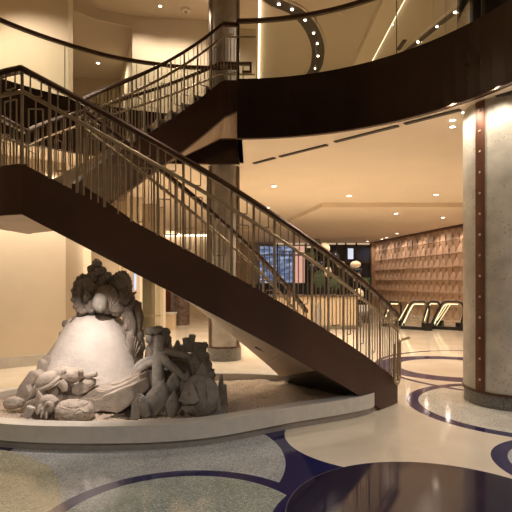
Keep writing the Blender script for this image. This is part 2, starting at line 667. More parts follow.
def up_out(s):
    fd = 92 * (1 - s)
    f = R(fd)
    z = 4.8 if fd < 9 else 4.8 - 2.15 * (fd - 9) / 83.0
    return Vector((-0.24 - 2.70 * math.sin(f), 6.50 + 2.86 * math.cos(f), z))


LAND = spline([low_out(0), (-2.38, 4.63, 2.65), (-2.74, 4.95, 2.65), (-2.98, 5.6, 2.65), up_out(0)], 8)


def land(s):
    L_ = [0.0]
    for a, b in zip(LAND[:-1], LAND[1:]):
        L_.append(L_[-1] + (b - a).length)
    t = s * L_[-1]
    for i in range(len(LAND) - 1):
        if t <= L_[i + 1] + 1e-9:
            return LAND[i].lerp(LAND[i + 1], (t - L_[i]) / max(1e-9, L_[i + 1] - L_[i]))
    return LAND[-1].copy()


def S(f, n, a=0.0, b=1.0):
    return [f(a + (b - a) * i / n) for i in range(n + 1)]


VR = (-0.30, 4.55)
RIGHT_EDGE = [Vector((VR[0] + 3.40 * math.cos(R(a)), VR[1] + 3.40 * math.sin(R(a)), 0)) for a in [90 - 3 * i for i in range(51)]]
LEFT_EDGE = spline([(-4.3, 2.6, 0), (-4.85, 4.4, 0), (-4.75, 6.3, 0), (-4.06, 7.9, 0), (-2.85, 9.1, 0), (-1.7, 9.6, 0), (-1.0, 9.70, 0), (-0.32, 9.70, 0)], 8)
VOID = [(p.x, p.y) for p in RIGHT_EDGE] + [(p.x, p.y) for p in LEFT_EDGE]
ZF0, ZF1 = 3.87, 4.80

# ---------------------------------------------------------------- setting
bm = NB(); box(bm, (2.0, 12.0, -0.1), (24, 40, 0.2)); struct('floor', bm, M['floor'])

OUT = [(-8, -6), (12, -6), (12, 31), (-8, 31)]
bm = NB(); plan_with_holes(bm, [OUT, VOID], ZF0); struct('ceiling', bm, M['ceiling'])
bm = NB(); plan_with_holes(bm, [OUT, VOID], ZF1 - 0.01); struct('floor_upper', bm, M['wall_dim'])
# dropped ceiling at the back of the lobby
bm = NB(); prism(bm, [(1.94, 14.7), (10.5, 14.7), (10.5, 29), (-3.5, 29), (-3.5, 21.6), (0.66, 21.6)], 3.74, 3.868); struct('ceiling_drop', bm, M['ceiling_back'])
# the dark curved edges of the gallery
for nm, edge, sgn in (('trim_1', RIGHT_EDGE, 1), ('trim_2', LEFT_EDGE, 1)):
    bm = NB()
    plate(bm, [Vector((p.x, p.y, ZF1)) for p in edge], [Vector((p.x, p.y, ZF0 - 0.012)) for p in edge], 0.10)
    struct(nm, bm, M['bronze_panel'])
bm = NB(); plate(bm, [Vector((-0.32, 9.72, ZF1)), Vector((-0.30, 7.96, ZF1))], [Vector((-0.32, 9.72, ZF0)), Vector((-0.30, 7.96, ZF0))], 0.08)
struct('trim_3', bm, M['bronze_panel'])
bm = NB(); sweep(bm, [Vector((p.x, p.y, ZF0 - 0.02)) for p in RIGHT_EDGE], [(0.0, 0), (0.05, 0), (0.05, 0.02), (0.0, 0.02)]); struct('trim_4', bm, M['rail'])

# walls behind and beside the camera close the lobby
bm = NB(); box(bm, (2, -6.1, 3.7), (20.4, 0.2, 7.6)); struct('wall_rear', bm, M['wall'])
bm = NB(); box(bm, (-8.1, 1.5, 3.7), (0.2, 15.4, 7.6)); struct('wall_side', bm, M['wall'])
bm = NB(); box(bm, (12.1, 12.5, 3.7), (0.2, 37.4, 7.6)); struct('wall_right', bm, M['wall'])


def wall_strip(name, pts, z0, z1, m, th=0.2):
    b_ = NB()
    plate(b_, [Vector((x, y, z1)) for x, y in pts], [Vector((x, y, z0)) for x, y in pts], th)
    return struct(name, b_, m)


wall_strip('wall_left', [(-8.0, 6.35), (-4.6, 9.0), (-3.70, 9.72)], 0, ZF0 - 0.002, M['wall'], 0.25)
b_ = NB(); plate(b_, [Vector((x, y, 0.2)) for x, y in ((-8.0, 6.32), (-4.6, 8.97), (-3.70, 9.69))], [Vector((x, y, 0)) for x, y in ((-8.0, 6.32), (-4.6, 8.97), (-3.70, 9.69))], 0.04)
struct('baseboard_left', b_, M['rim'])
# stepped piers running back into the corridor
bm = NB(); box(bm, (-3.85, 10.75, 1.93), (0.45, 0.5, 3.87)); struct('wall_pier', bm, M['wall'])
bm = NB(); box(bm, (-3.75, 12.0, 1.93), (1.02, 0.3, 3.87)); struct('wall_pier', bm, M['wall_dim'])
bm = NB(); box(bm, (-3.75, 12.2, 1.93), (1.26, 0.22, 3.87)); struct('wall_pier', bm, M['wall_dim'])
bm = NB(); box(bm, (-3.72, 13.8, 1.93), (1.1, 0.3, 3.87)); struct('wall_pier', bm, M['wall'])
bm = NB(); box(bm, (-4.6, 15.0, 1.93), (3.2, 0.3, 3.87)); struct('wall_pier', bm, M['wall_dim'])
bm = NB(); box(bm, (-3.0, 15.8, 1.93), (0.22, 0.4, 3.87)); struct('wall_pier', bm, M['wall'])
bm = NB(); box(bm, (-5.0, 24.0, 1.93), (6.0, 0.3, 3.87)); struct('wall_back', bm, M['wall'])
bm = NB(); box(bm, (-3.6, 23.6, 3.72), (2.6, 0.12, 0.12)); struct('ceiling_cove_light', bm, M['cove'])
# back wall beyond the bar
bm = NB(); box(bm, (-1.0, 28.4, 1.93), (4.0, 0.3, 3.87)); struct('wall_bar', bm, M['wall_dim'])
bm = NB(); box(bm, (6.75, 28.3, 1.93), (0.5, 0.4, 3.87)); struct('wall_corner', bm, M['facet'])


# faceted wall on the right of the back lobby
def faceted_wall():
    bm = NB()
    o0 = Vector((6.80, 28.0, 0)); u = Vector((1.27, -8.5, 0)).normalized(); n = Vector((u.y, -u.x, 0))
    if n.x > 0: n = -n
    w, h = 0.50, 0.535
    for r in range(7):
        for c in range(-1, 41):
            off = (c + (0.5 if r % 2 else 0.0)) * w

            def q(a, z, d=0.0):
                return o0 + u * (off + a) + n * d + Vector((0, 0, r * h + z))
            BL, BR, A = q(0, 0), q(w, 0), q(w / 2, h)
            A2, TL, TR = q(w / 2, h, 0.10), q(0, h, 0.10), q(w, h, 0.10)
            B1, B2 = q(0.03 * w, 0, 0.12), q(0.97 * w, 0, 0.12)
            for f in ((BL, A2, TL), (BR, TR, A2), (B1, B2, A), (BL, B1, A), (BL, A, A2), (B2, BR, A), (BR, A2, A), (BL, BR, B2, B1), (TL, A2, q(w / 2, h), q(0, h)), (A2, TR, q(w, h), q(w / 2, h))):
                bm.faces.new([bm.verts.new(v) for v in f])
    bmesh.ops.remove_doubles(bm, verts=bm.verts, dist=0.0005)
    return struct('wall_faceted', bm, M['facet'])


faceted_wall()
bm = NB(); plate(bm, [Vector((6.72, 27.95, 3.80)), Vector((9.6, 8.6, 3.80))], [Vector((6.72, 27.95, 3.66)), Vector((9.6, 8.6, 3.66))], -0.18); struct('trim_5', bm, M['strip'])

# dark windows at the very back, between the bar and the faceted wall
w1 = thing('window_1', None, None, (5.0, 28.0, 0)); w1['kind'] = 'structure'
bm = NB(); box(bm, (5.0, 28.25, 1.9), (2.9, 0.06, 3.4)); obj('window_glass', bm, M['glass_dark'], w1)
bm = NB()
for x in (3.6, 4.55, 5.05, 5.65, 6.45): box(bm, (x, 28.15, 1.9), (0.08, 0.1, 3.6))
for z in (0.3, 1.75, 2.6, 3.55): box(bm, (5.0, 28.15, z), (2.95, 0.1, 0.08))
obj('window_frame', bm, M['stem_metal'], w1)
bm = NB(); box(bm, (5.33, 28.17, 3.08), (0.30, 0.05, 0.6)); obj('lit_pane', bm, M['lit_window'], w1)
w2 = thing('window_2', None, None, (1.5, 28.0, 0)); w2['kind'] = 'structure'
bm = NB(); box(bm, (1.15, 28.1, 2.45), (1.85, 0.05, 2.1)); obj('window_glass', bm, M['screen'], w2, loc=(1.15, 28.1, 2.45))
bm = NB(); box(bm, (2.42, 28.1, 2.45), (0.62, 0.05, 2.1)); obj('sunset_pane', bm, M['screen_pink'], w2)
bm = NB(); box(bm, (3.2, 28.1, 2.3), (0.85, 0.05, 2.2)); obj('dark_pane', bm, M['glass_dark'], w2)
bm = NB()
for x in (0.15, 1.2, 2.08, 2.76, 3.64): box(bm, (x, 28.03, 2.2), (0.07, 0.08, 2.9))
for z in (1.4, 3.0, 3.55): box(bm, (1.9, 28.03, z), (3.5, 0.08, 0.07))
obj('window_frame', bm, M['stem_metal'], w2)
bm = NB(); box(bm, (1.9, 28.3, 0.7), (3.6, 0.2, 1.5)); struct('wall_sill', bm, M['navy'])

# ---------------------------------------------------------------- upper gallery walls and ceiling
ZC = 7.40
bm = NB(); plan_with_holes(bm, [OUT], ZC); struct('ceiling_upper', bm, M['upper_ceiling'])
bm = NB(); box(bm, (-5.68, 9.9, 6.1), (4.02, 0.25, 2.6), rz=0.0); struct('wall_upper_left', bm, M['wall'])
wall_strip('wall_upper_back', [(-2.72, 11.0), (-1.1, 11.18), (0.0, 11.3)], ZF1, ZC, M['wall'], 0.2)
b_ = NB(); plate(b_, [Vector(p) for p in ((-3.9, 10.2, 7.4), (-3.4, 10.7, 7.4), (-2.70, 11.02, 7.4))], [Vector(p) for p in ((-3.9, 10.2, 7.17), (-3.4, 10.7, 7.17), (-2.70, 11.02, 7.17))], 0.15)
struct('trim_6', b_, M['wall'])
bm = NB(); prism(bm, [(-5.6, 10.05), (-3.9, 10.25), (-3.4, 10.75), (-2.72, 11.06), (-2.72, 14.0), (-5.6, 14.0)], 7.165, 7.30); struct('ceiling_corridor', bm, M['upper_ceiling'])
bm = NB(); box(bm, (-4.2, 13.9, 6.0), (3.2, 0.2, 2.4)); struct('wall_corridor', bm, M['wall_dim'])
bm = NB(); plate(bm, [Vector((-2.72, 11.1, 7.165)), Vector((-3.72, 13.8, 7.165))], [Vector((-2.72, 11.1, ZF1)), Vector((-3.72, 13.8, ZF1))], -0.12); struct('wall_corridor', bm, M['wall'])
# ceiling beams with lit edges over the right gallery
bm = NB(); box(bm, (-0.20, 14.0, 7.33), (0.50, 12.0, 0.14)); struct('ceiling_beam', bm, M['wall'])
bm = NB(); box(bm, (0.075, 14.0, 7.36), (0.04, 12.0, 0.06)); struct('ceiling_cove_light', bm, M['cove'])
bm = NB(); box(bm, (2.80, 14.0, 7.34), (0.42, 12.0, 0.12)); struct('ceiling_beam', bm, M['wall'])
bm = NB(); box(bm, (3.035, 14.0, 7.37), (0.04, 12.0, 0.05)); struct('ceiling_cove_light', bm, M['cove'])
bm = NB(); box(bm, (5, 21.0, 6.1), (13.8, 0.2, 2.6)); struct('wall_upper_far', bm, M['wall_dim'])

# ---------------------------------------------------------------- stair flights


def with_z(p, z): return Vector((p.x, p.y, z))


def make_flight(name, fo, fi, n_steps, h_out, h_in, label, sgn, s_end=1.0, out_th=0.06):
    """two bronze stringers, a soffit and the treads between"""
    root = thing(name, label, 'staircase', with_z(fo(1.0 if fo is low_out else 0.0), 0 if fo is low_out else 2.2))
    n = 40

    def edge(f, h):
        top = S(f, n)
        bot = [with_z(p, max(0.0, p.z - (h(i / n)))) for i, p in enumerate(top)]
        return top, bot
    to, bo = edge(fo, h_out)
    ti, bi = edge(fi, h_in)
    bm = NB(); plate(bm, to, bo, sgn * out_th); obj('outer_stringer', bm, M['bronze'], root)
    bm = NB(); plate(bm, ti, [with_z(p, p.z + 0.05) for p in bi], -sgn * out_th); obj('inner_stringer', bm, M['bronze'], root)

    def under(f, h, s): 
        p = f(s); return with_z(p, p.z - h(s) + 0.012)
    eo_, ei_ = s_end if isinstance(s_end, tuple) else (1.0, 1.0)
    A = [under(fo, h_out, eo_ * i / n).lerp(under(fi, h_in, ei_ * i / n), 0.02) for i in range(n + 1)]; B = [under(fi, h_in, ei_ * i / n) for i in range(n + 1)]
    bm = NB(); strip_solid(bm, A, B, 0.03); obj('soffit', bm, M['soffit'], root)
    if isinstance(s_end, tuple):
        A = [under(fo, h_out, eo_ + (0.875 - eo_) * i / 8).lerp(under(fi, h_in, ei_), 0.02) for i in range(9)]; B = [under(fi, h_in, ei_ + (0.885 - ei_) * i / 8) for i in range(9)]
        bm = NB(); strip_solid(bm, A, B, 0.03); obj('shaded_lower_soffit', bm, M['black'], root)  # low end of the underside coloured black to stand for its shade
    return root, to, bo, ti, bi


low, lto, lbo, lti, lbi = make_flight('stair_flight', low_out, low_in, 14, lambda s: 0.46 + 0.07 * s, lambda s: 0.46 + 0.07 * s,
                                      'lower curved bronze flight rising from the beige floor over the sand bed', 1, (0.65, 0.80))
for k in range(1, 15):
    s0, s1 = (k - 1) / 14.0, k / 14.0
    zt = 2.50 - 0.1667 * k
    bm = NB()
    Lp = [with_z(low_out(s0 + (s1 - s0) * i / 4).lerp(low_in(s0 + (s1 - s0) * i / 4), 0.045), zt - 0.04) for i in range(5)]
    Rp = [with_z(low_in(s0 + (s1 - s0) * i / 4).lerp(low_out(s0 + (s1 - s0) * i / 4), 0.045), zt - 0.04) for i in range(5)]
    strip_solid(bm, Lp, Rp, 0.04)
    a, b = Lp[0] + Vector((0, 0, 0.04)), Rp[0] + Vector((0, 0, 0.04))
    plate(bm, [with_z(a, zt + 0.128), with_z(b, zt + 0.128)], [a, b], -0.02)
    obj('tread', bm, M['tread'], low)
# small slot let into the soffit
bm = NB()
v0 = low_out(0.50).lerp(low_in(0.66), 0.55)
zz = v0.z - 0.485
bar(bm, with_z(v0, zz) + Vector((-0.05, -0.03, 0.03)), with_z(v0, zz) + Vector((0.05, 0.03, -0.03)), 0.03, 0.012)
obj('soffit_slot', bm, M['slot'], low)

upf, uto, ubo, uti, ubi = make_flight('stair_flight', up_out, up_in, 13, lambda s: 0.46 + 0.12 * min(1, s * 4), lambda s: 0.46 + 0.2 * min(1, s * 4) - (0.12 * (s - 0.9) / 0.1 if s > 0.9 else 0),
                                      'upper curved bronze flight climbing from the landing to the gallery', -1)
for k in range(13):
    f = 0.885 / 13
    s0, s1 = k * f, (k + 1) * f
    zt = 2.50 + 2.27 * (k + 1) / 13.5
    bm = NB()
    Lp = [with_z(up_out(s0 + (s1 - s0) * i / 3).lerp(up_in(s0 + (s1 - s0) * i / 3), 0.05), zt - 0.04) for i in range(4)]
    Rp = [with_z(up_in(s0 + (s1 - s0) * i / 3).lerp(up_out(s0 + (s1 - s0) * i / 3), 0.05), zt - 0.04) for i in range(4)]
    strip_solid(bm, Lp, Rp, 0.04)
    a, b = Lp[0] + Vector((0, 0, 0.04)), Rp[0] + Vector((0, 0, 0.04))
    plate(bm, [with_z(a, zt - 0.04), with_z(b, zt - 0.04)], [with_z(a, zt - 0.168), with_z(b, zt - 0.168)], 0.02)
    obj('tread', bm, M['tread'], upf)
bm = NB()
Lp = [with_z(up_out(0.885 + 0.115 * i / 4).lerp(up_in(0.885 + 0.115 * i / 4), .05), 4.73) for i in range(5)] ; Rp = [with_z(up_in(0.885 + 0.115 * i / 4).lerp(up_out(0.885 + 0.115 * i / 4), .05), 4.73) for i in range(5)]
strip_solid(bm, Lp, Rp, 0.05); obj('top_step', bm, M['tread'], upf)

ldg = thing('stair_landing', 'rounded bronze landing joining the two flights at the left edge', 'landing', (-2.4, 5.2, 2.2))
outline = [low_in(0)] + [p.lerp(Vector((-2.2, 5.4, p.z)), 0.04) for p in LAND]
bm = NB(); prism(bm, [(p.x, p.y) for p in outline], 2.44, 2.50); obj('landing_floor', bm, M['tread'], ldg)
bm = NB(); prism(bm, [(p.x, p.y) for p in [low_in(0)] + [q.lerp(Vector((-2.2, 5.4, q.z)), 0.006) for q in LAND]], 2.19, 2.23); obj('soffit', bm, M['soffit'], ldg)
bm = NB(); plate(bm, LAND, [with_z(p, 2.195) for p in LAND], -0.06); obj('fascia', bm, M['bronze'], ldg)

# ---------------------------------------------------------------- balustrades
HR, SR = 0.855, 0.648       # handrail and lower rail above the stringer's top edge


def make_balustrade(label, f, n, seed, flat_end=None, hr=HR, plain=1.0):
    """handrail, lower rail, flat posts and the pattern of thin bars, each a mesh of its own"""
    base = f(0.5)
    root = thing('balustrade', label, 'balustrade', (base.x, base.y, base.z))
    rng = random.Random(seed)
    pts = S(f, 60)
    top = [p + Vector((0, 0, hr)) for p in pts]
    bm = NB(); sweep(bm, top, [(-0.03, -0.035), (0.03, -0.035), (0.034, 0.0), (0.024, 0.022), (-0.024, 0.022), (-0.034, 0.0)])
    obj('handrail', bm, M['rail'], root)
    bm = NB(); tube(bm, [p + Vector((0, 0, hr - 0.207)) + hnorm(pts, i) * 0.0 for i, p in enumerate(pts)], 0.019, 8)
    lr = obj('lower_rail', bm, M['brass'], root, smooth=True)
    if flat_end:
        bm = NB(); tube(bm, flat_end, 0.019, 8); obj('rail_extension', bm, M['brass'], root, smooth=True)
    for i in range(n + 1):
        s = min(1, i / n)
        p = f(s)
        q = f(min(1, s + 0.01)) if s < 0.99 else f(s) * 2 - f(s - 0.01)
        bm = NB()
        bar(bm, p + Vector((0, 0, -0.01)), p + Vector((0, 0, hr - 0.03)), 0.024, 0.014, up=Vector((q.x - p.x, q.y - p.y, 0)))
        obj('post', bm, M['bar'], root)
    TH = 0.0105
    for i in range(n):
        def at(t): return f((i + t) / n)
        kind = (i + seed) % 2 if i < n * plain else 2
        z_low = min(at(0.3).z, at(0.7).z)
        if kind in (0, 1):
            # square loop hung from the handrail with a stem down through the lower rail
            a, b, c = at(0.30), at(0.70), at(0.5)
            zb = min(a.z, b.z) + hr - 0.165
            bm = NB()
            bar(bm, with_z(a, zb), a + Vector((0, 0, hr - 0.03)), TH); bar(bm, with_z(b, zb), b + Vector((0, 0, hr - 0.03)), TH)
            bar(bm, with_z(a, zb), with_z(b, zb), TH)
            bar(bm, with_z(c, c.z - 0.005), with_z(c, zb), TH)
            obj('loop_bar', bm, M['bar'], root)
            # side bars below the lower rail, closed at top or bottom
            a, b = at(0.24), at(0.76)
            bm = NB()
            if kind == 0:
                zt = min(a.z, b.z) + hr - 0.27
                bar(bm, a, with_z(a, zt), TH); bar(bm, b, with_z(b, zt), TH); bar(bm, with_z(a, zt), with_z(b, zt), TH)
            else:
                zb = max(a.z, b.z) + rng.choice((0.03, 0.09))
                bar(bm, with_z(a, zb), with_z(a, a.z + hr - 0.21), TH); bar(bm, with_z(b, zb), with_z(b, b.z + hr - 0.21), TH)
                bar(bm, with_z(a, zb), with_z(b, zb), TH)
            obj('loop_bar', bm, M['bar'], root)
        else:
            for t in (0.27, 0.73):
                a = at(t)
                bm = NB(); bar(bm, a + Vector((0, 0, -0.005)), a + Vector((0, 0, hr - 0.03)), TH); obj('baluster', bm, M['bar'], root)
            a, b = at(0.27), at(0.5)
            zb = max(a.z, b.z) + 0.1
            bm = NB()
            bar(bm, with_z(b, zb), with_z(b, b.z + hr - 0.21), TH); bar(bm, with_z(a, zb), with_z(b, zb), TH)
            obj('loop_bar', bm, M['bar'], root)
    return root


e = low_out(1.0)
t_end = (low_out(1.0) - low_out(0.97)); t_end.z = 0; t_end.normalize()
lo_front = make_balustrade('long curved balustrade on the outer edge of the lower flight, nearest the viewer', low_out, 19, 0, plain=0.72)
# the lower rail returns down the stringer end and out level over the floor
g0 = low_out(0.955) + Vector((0, 0, SR))
g1 = low_out(0.955)
side = Vector((t_end.y, -t_end.x, 0)) * 0.05
zlv = 0.92
ep = low_out(0.985)
U = [g1 + side + Vector((0, 0, 0.40)), g1 + side + Vector((0, 0, -0.02)), g1 + side + t_end * 0.03 + Vector((0, 0, -0.09)), g1 + side + t_end * 0.075 + Vector((0, 0, -0.12)),
     g1 + side + t_end * 0.12 + Vector((0, 0, -0.10)), g1 + side + t_end * 0.155 + Vector((0, 0, -0.03))]
up_z = 0.83
U += [with_z(U[-1], 0.4), with_z(U[-1], up_z - 0.06), with_z(U[-1] + t_end * 0.02, up_z - 0.015), with_z(U[-1] + t_end * 0.06, up_z), with_z(U[-1] + t_end * 0.30, up_z)]
bm = NB(); tube(bm, spline(U, 4), 0.019, 10); obj('rail_return', bm, M['brass'], lo_front, smooth=True)
make_balustrade('curved balustrade on the far inner edge of the lower flight', low_in, 13, 1, plain=0.75)
make_balustrade('short balustrade bending round the outer edge of the stair landing', land, 8, 2)
top_in = up_in(1.0)
ui = make_balustrade('nearer balustrade of the upper flight, ending at the dark gallery corner', up_in, 13, 1, hr=0.90,
                     flat_end=[up_in(1.0) + Vector((0, 0, 0.693)), up_in(1.0) + Vector((0.30, 0.0, 0.693))])
eo = up_out(1.0)
zr = eo.z + HR
uo = make_balustrade('farther balustrade of the upper flight, in front of the concrete column', up_out, 14, 2,
                     flat_end=[eo + Vector((0, 0, SR)), eo + Vector((0.22, 0, SR))])
bm = NB()
sweep(bm, [eo + Vector((0, 0, HR)), eo + Vector((0.16, 0, HR))], [(-0.03, -0.035), (0.03, -0.035), (0.03, 0.02), (-0.03, 0.02)])
bar(bm, eo + Vector((0.14, 0, HR)), eo + Vector((0.14, 0, HR - 0.16)), 0.04); bar(bm, eo + Vector((-0.02, 0, HR - 0.16)), eo + Vector((0.16, 0, HR - 0.16)), 0.04)
obj('rail_loop', bm, M['rail'], uo)

# gallery edges: glass panels under a bronze rail


def gallery(label, edge, i0, i1, step, th=0.014):
    pts = edge[i0:i1 + 1]
    c = pts[len(pts) // 2]
    root = thing('glass_balustrade', label, 'balustrade', (c.x, c.y, ZF1))
    bm = NB(); sweep(bm, [with_z(p, 5.735) for p in pts], [(0.01, -0.03), (0.07, -0.03), (0.07, 0.03), (0.01, 0.03)]); obj('handrail', bm, M['rail'], root)
    k = 0
    while k < len(pts) - 1:
        seg = pts[k:k + step + 1]
        if len(seg) > 1:
            a = [with_z(p, 5.705) for p in seg]; b_ = [with_z(p, ZF1) for p in seg]
            bm = NB()
            off = [hnorm(seg, j) * 0.03 for j in range(len(seg))]
            a = [p + o for p, o in zip(a, off)]; b_ = [p + o for p, o in zip(b_, off)]
            plate(bm, a, b_, th); obj('glass_panel', bm, M['glass'], root)
            if k > 0:
                bm = NB(); bar(bm, b_[0], a[0], 0.008, 0.02); obj('joint', bm, M['glass_edge'], root)
        k += step
    return root


gallery('glass balustrade with dark rail curving along the gallery edge on the right', RIGHT_EDGE, 0, 40, 7)
gallery('glass balustrade with dark rail sweeping along the gallery at upper left', LEFT_EDGE, 8, 56, 7)
bm = NB(); box(bm, (-0.29, 8.03, 5.27), (0.05, 0.05, 0.94))
tag(obj('newel_post', bm, M['rail'], loc=(-0.29, 8.03, 4.8)), 'dark square newel post where the upper flight meets the gallery', 'post')

# ---------------------------------------------------------------- columns


def column(label, c, r, zb, zt, base_h, strip_angles, sw, m, rivets=True, rb=None, sm='strip'):
    root = thing('concrete_column', label, 'column', (c[0], c[1], 0))
    root['kind'] = 'thing'
    rb = rb or r * 0.985
    bm = NB(); lathe(bm, [(r, base_h), (r, zt)], (c[0], c[1], 0), 72); obj('shaft', bm, m, root, smooth=True)
    bm = NB(); lathe(bm, [(rb, 0.0), (rb, base_h - 0.03)], (c[0], c[1], 0), 72); obj('granite_base', bm, M['granite'], root, smooth=True)
    bm = NB(); lathe(bm, [(r + 0.004, base_h - 0.03), (r + 0.018, base_h - 0.03), (r + 0.018, base_h), (r + 0.004, base_h)], (c[0], c[1], 0), 72); obj('base_ring', bm, M['rail'], root)
    for ang in strip_angles:
        a0, a1 = R(ang) - sw / 2 / r, R(ang) + sw / 2 / r
        bm = NB()
        k = 6
        ring0, ring1 = [], []
        prof = [(r - 0.02, base_h), (r + 0.014, base_h), (r + 0.014, zt - 0.002), (r - 0.02, zt - 0.002)]
        lathe(bm, prof, (c[0], c[1], 0), k, a0, a1)
        st = obj('bronze_strip', bm, M[sm], root)
        if rivets:
            z = base_h + 0.14
            while z < zt - 0.05:
                bm = NB()
                bmesh.ops.create_uvsphere(bm, u_segments=10, v_segments=6, radius=0.016,
                                          matrix=Matrix.Translation((c[0] + (r + 0.014) * math.cos(R(ang)), c[1] + (r + 0.014) * math.sin(R(ang)), z)))
                obj('rivet', bm, M['rivet'], st, smooth=True)
                z += 0.262
    return root


column('thick pitted concrete column with a riveted copper strip at the right edge', (3.40, 6.60), 0.617, 0, 3.865, 0.20,
       [205.8, 25.8], 0.14, M['concrete'])
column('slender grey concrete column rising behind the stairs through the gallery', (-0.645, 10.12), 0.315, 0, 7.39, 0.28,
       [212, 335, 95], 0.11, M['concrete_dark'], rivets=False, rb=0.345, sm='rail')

# ---------------------------------------------------------------- planter: stone rim, sand
RIM = spline([(1.42, 6.02, 0), (1.15, 6.75, 0), (0.45, 7.3, 0), (-0.7, 7.48, 0), (-2.0, 7.15, 0), (-3.05, 6.45, 0), (-3.45, 5.75, 0), (-3.2, 5.12, 0), (-2.45, 4.76, 0),
              (-1.47, 4.66, 0), (-0.54, 4.80, 0), (0.36, 5.33, 0)], 10, closed=True)


def inset(loop, d):
    out = []
    n = len(loop)
    for i, p in enumerate(loop):
        t = (loop[(i + 1) % n] - loop[i - 1]).normalized()
        out.append(p + Vector((t.y, -t.x, 0)) * d)
    return out


cx = Vector((-1.2, 6.0, 0))
# keep the inset pointing inwards
if (inset(RIM, 0.1)[40] - cx).length > (RIM[40] - cx).length:
    _s = -1
else:
    _s = 1
RIN = inset(RIM, 0.18 * _s)
RTOE = inset(RIM, 0.03 * _s)
kerb = thing('planter_kerb', 'low curved pale stone kerb around the sand bed under the stairs', 'kerb', (-1.2, 4.66, 0))


def ring_solid(bm, A, B, z0, z1):
    n = len(A)
    v = [[bm.verts.new((p.x, p.y, z)) for p in L_] for L_, z in ((A, z0), (A, z1), (B, z1), (B, z0))]
    for i in range(n):
        j = (i + 1) % n
        for a, b in ((0, 1), (1, 2), (2, 3), (3, 0)):
            bm.faces.new((v[a][i], v[a][j], v[b][j], v[b][i]))


bm = NB(); ring_solid(bm, RIM, RIN, 0.075, 0.235); obj('kerb_stone', bm, M['rim'], kerb)
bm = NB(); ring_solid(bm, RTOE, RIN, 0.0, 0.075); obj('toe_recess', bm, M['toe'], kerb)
# sand: a dense grid clipped to the rim
bm = NB()


def inside(x, y, L_):
    c = False; n = len(L_)
    for i in range(n):
        a, b = L_[i], L_[i - 1]
        if (a.y > y) != (b.y > y) and x < (b.x - a.x) * (y - a.y) / (b.y - a.y) + a.x: c = not c
    return c


g = 0.045
vm = {}
RS = inset(RIM, 0.14 * _s)
for i in range(int(5.2 / g)):
    for j in range(int(3.1 / g)):
        x, y = -3.6 + i * g, 4.55 + j * g
        if inside(x, y, RS):
            z = 0.165 + 0.05 * noise.noise(Vector((x * 1.3, y * 1.3, 0))) + 0.03 * noise.noise(Vector((x * 6, y * 6, 3))) + 0.022 * noise.noise(Vector((x * 19, y * 19, 7)))
            vm[(i, j)] = bm.verts.new((x, y, z))
for (i, j) in list(vm):
    q = [vm.get(k) for k in ((i, j), (i + 1, j), (i + 1, j + 1), (i, j + 1))]
    if all(q): bm.faces.new(q)
tag(obj('sand_bed', bm, M['sand'], smooth=True), 'coarse brown sand filling the curved stone kerb', 'sand', kind='stuff')

# ---------------------------------------------------------------- main sculpture
MC = Vector((-1.96, 6.10, 0.0))
mound = thing('stone_sculpture', 'tall carved stone mound with smooth pale cone and creatures piled on top', 'sculpture', (MC.x, MC.y, 0.12))


def mound_part(name, m, fn, parent=None, smooth=True):
    bm = NB(); fn(bm); return obj(name, bm, m, parent or mound, smooth=smooth)


def cone(bm):
    prof = [(0.80, 0.1), (0.73, 0.28), (0.64, 0.45), (0.56, 0.62), (0.485, 0.80), (0.42, 0.95), (0.345, 1.08), (0.285, 1.15), (0.20, 1.185), (0.05, 1.20)]
    rings = []
    for r, z in prof:
        ring = []
        for k in range(64):
            a = 2 * PI * k / 64
            d = Vector((math.cos(a), math.sin(a), z))
            rr = r * (1 + 0.045 * noise.noise(d * 1.6) + 0.02 * noise.noise(d * 4) + 0.006 * noise.noise(d * 15))
            # a flat facet on the right of the front
            ring.append(bm.verts.new((MC.x + rr * d.x, MC.y + rr * 0.85 * d.y, z + 0.015 * noise.noise(d * 3))))
        rings.append(ring)
    for a, b in zip(rings[:-1], rings[1:]):
        for k in range(64): bm.faces.new((a[k], a[(k + 1) % 64], b[(k + 1) % 64], b[k]))
    bm.faces.new(rings[-1])


mound_part('smooth_cone', M['stone_pale'], cone)['label'] = 'smooth pale cone'


def px(x, y, D): return P(x, y, D)


def lumps(lst, amp=0.18, freq=2.2, sub=3):
    def f(bm):
        for k, (x, y, D, rx, ry, rz) in enumerate(lst):
            c = P(x, y, D); s = D / FPX
            lump(bm, c, (rx * s, rz * s, ry * s), amp=amp, freq=freq, seed=len(lst) * 7 + k, sub=sub)
    return f


D0 = 6.02
# knobbly crest at the top
mound_part('crest', M['stone_dark'], lumps([(97, 264, D0, 5, 5, 5), (91, 269, D0, 3.6, 4, 5), (101, 271, D0, 5, 5, 6), (94, 277, D0, 5, 6, 6), (103, 281, D0, 6, 6, 7), (108, 277, D0, 4.5, 5, 5),
                                            (90, 275, D0 - .03, 3, 3.4, 3.5), (98, 287, D0, 5, 6, 7), (97, 272, D0 - .06, 3, 3, 3)], 0.25, 3.0))


def coil(bm):
    pts = []
    for i in range(46):
        t = i / 45
        a = -1.2 + t * 4.6
        r = (15 - 6 * t)
        pts.append(P(83 + r * 0.55 * math.cos(a + 1.6), 297 - r * 1.25 * math.sin(a + 1.6), D0 - 0.02 - 0.1 * t))
    tube(bm, pts, [0.075 - 0.035 * i / 45 for i in range(46)], 10)
    for i in range(0, 46, 4):
        d = (pts[i] - P(83, 297, D0)).normalized()
        lump(bm, pts[i] + d * 0.05, (0.034, 0.04, 0.034), amp=0.2, seed=i, sub=2)


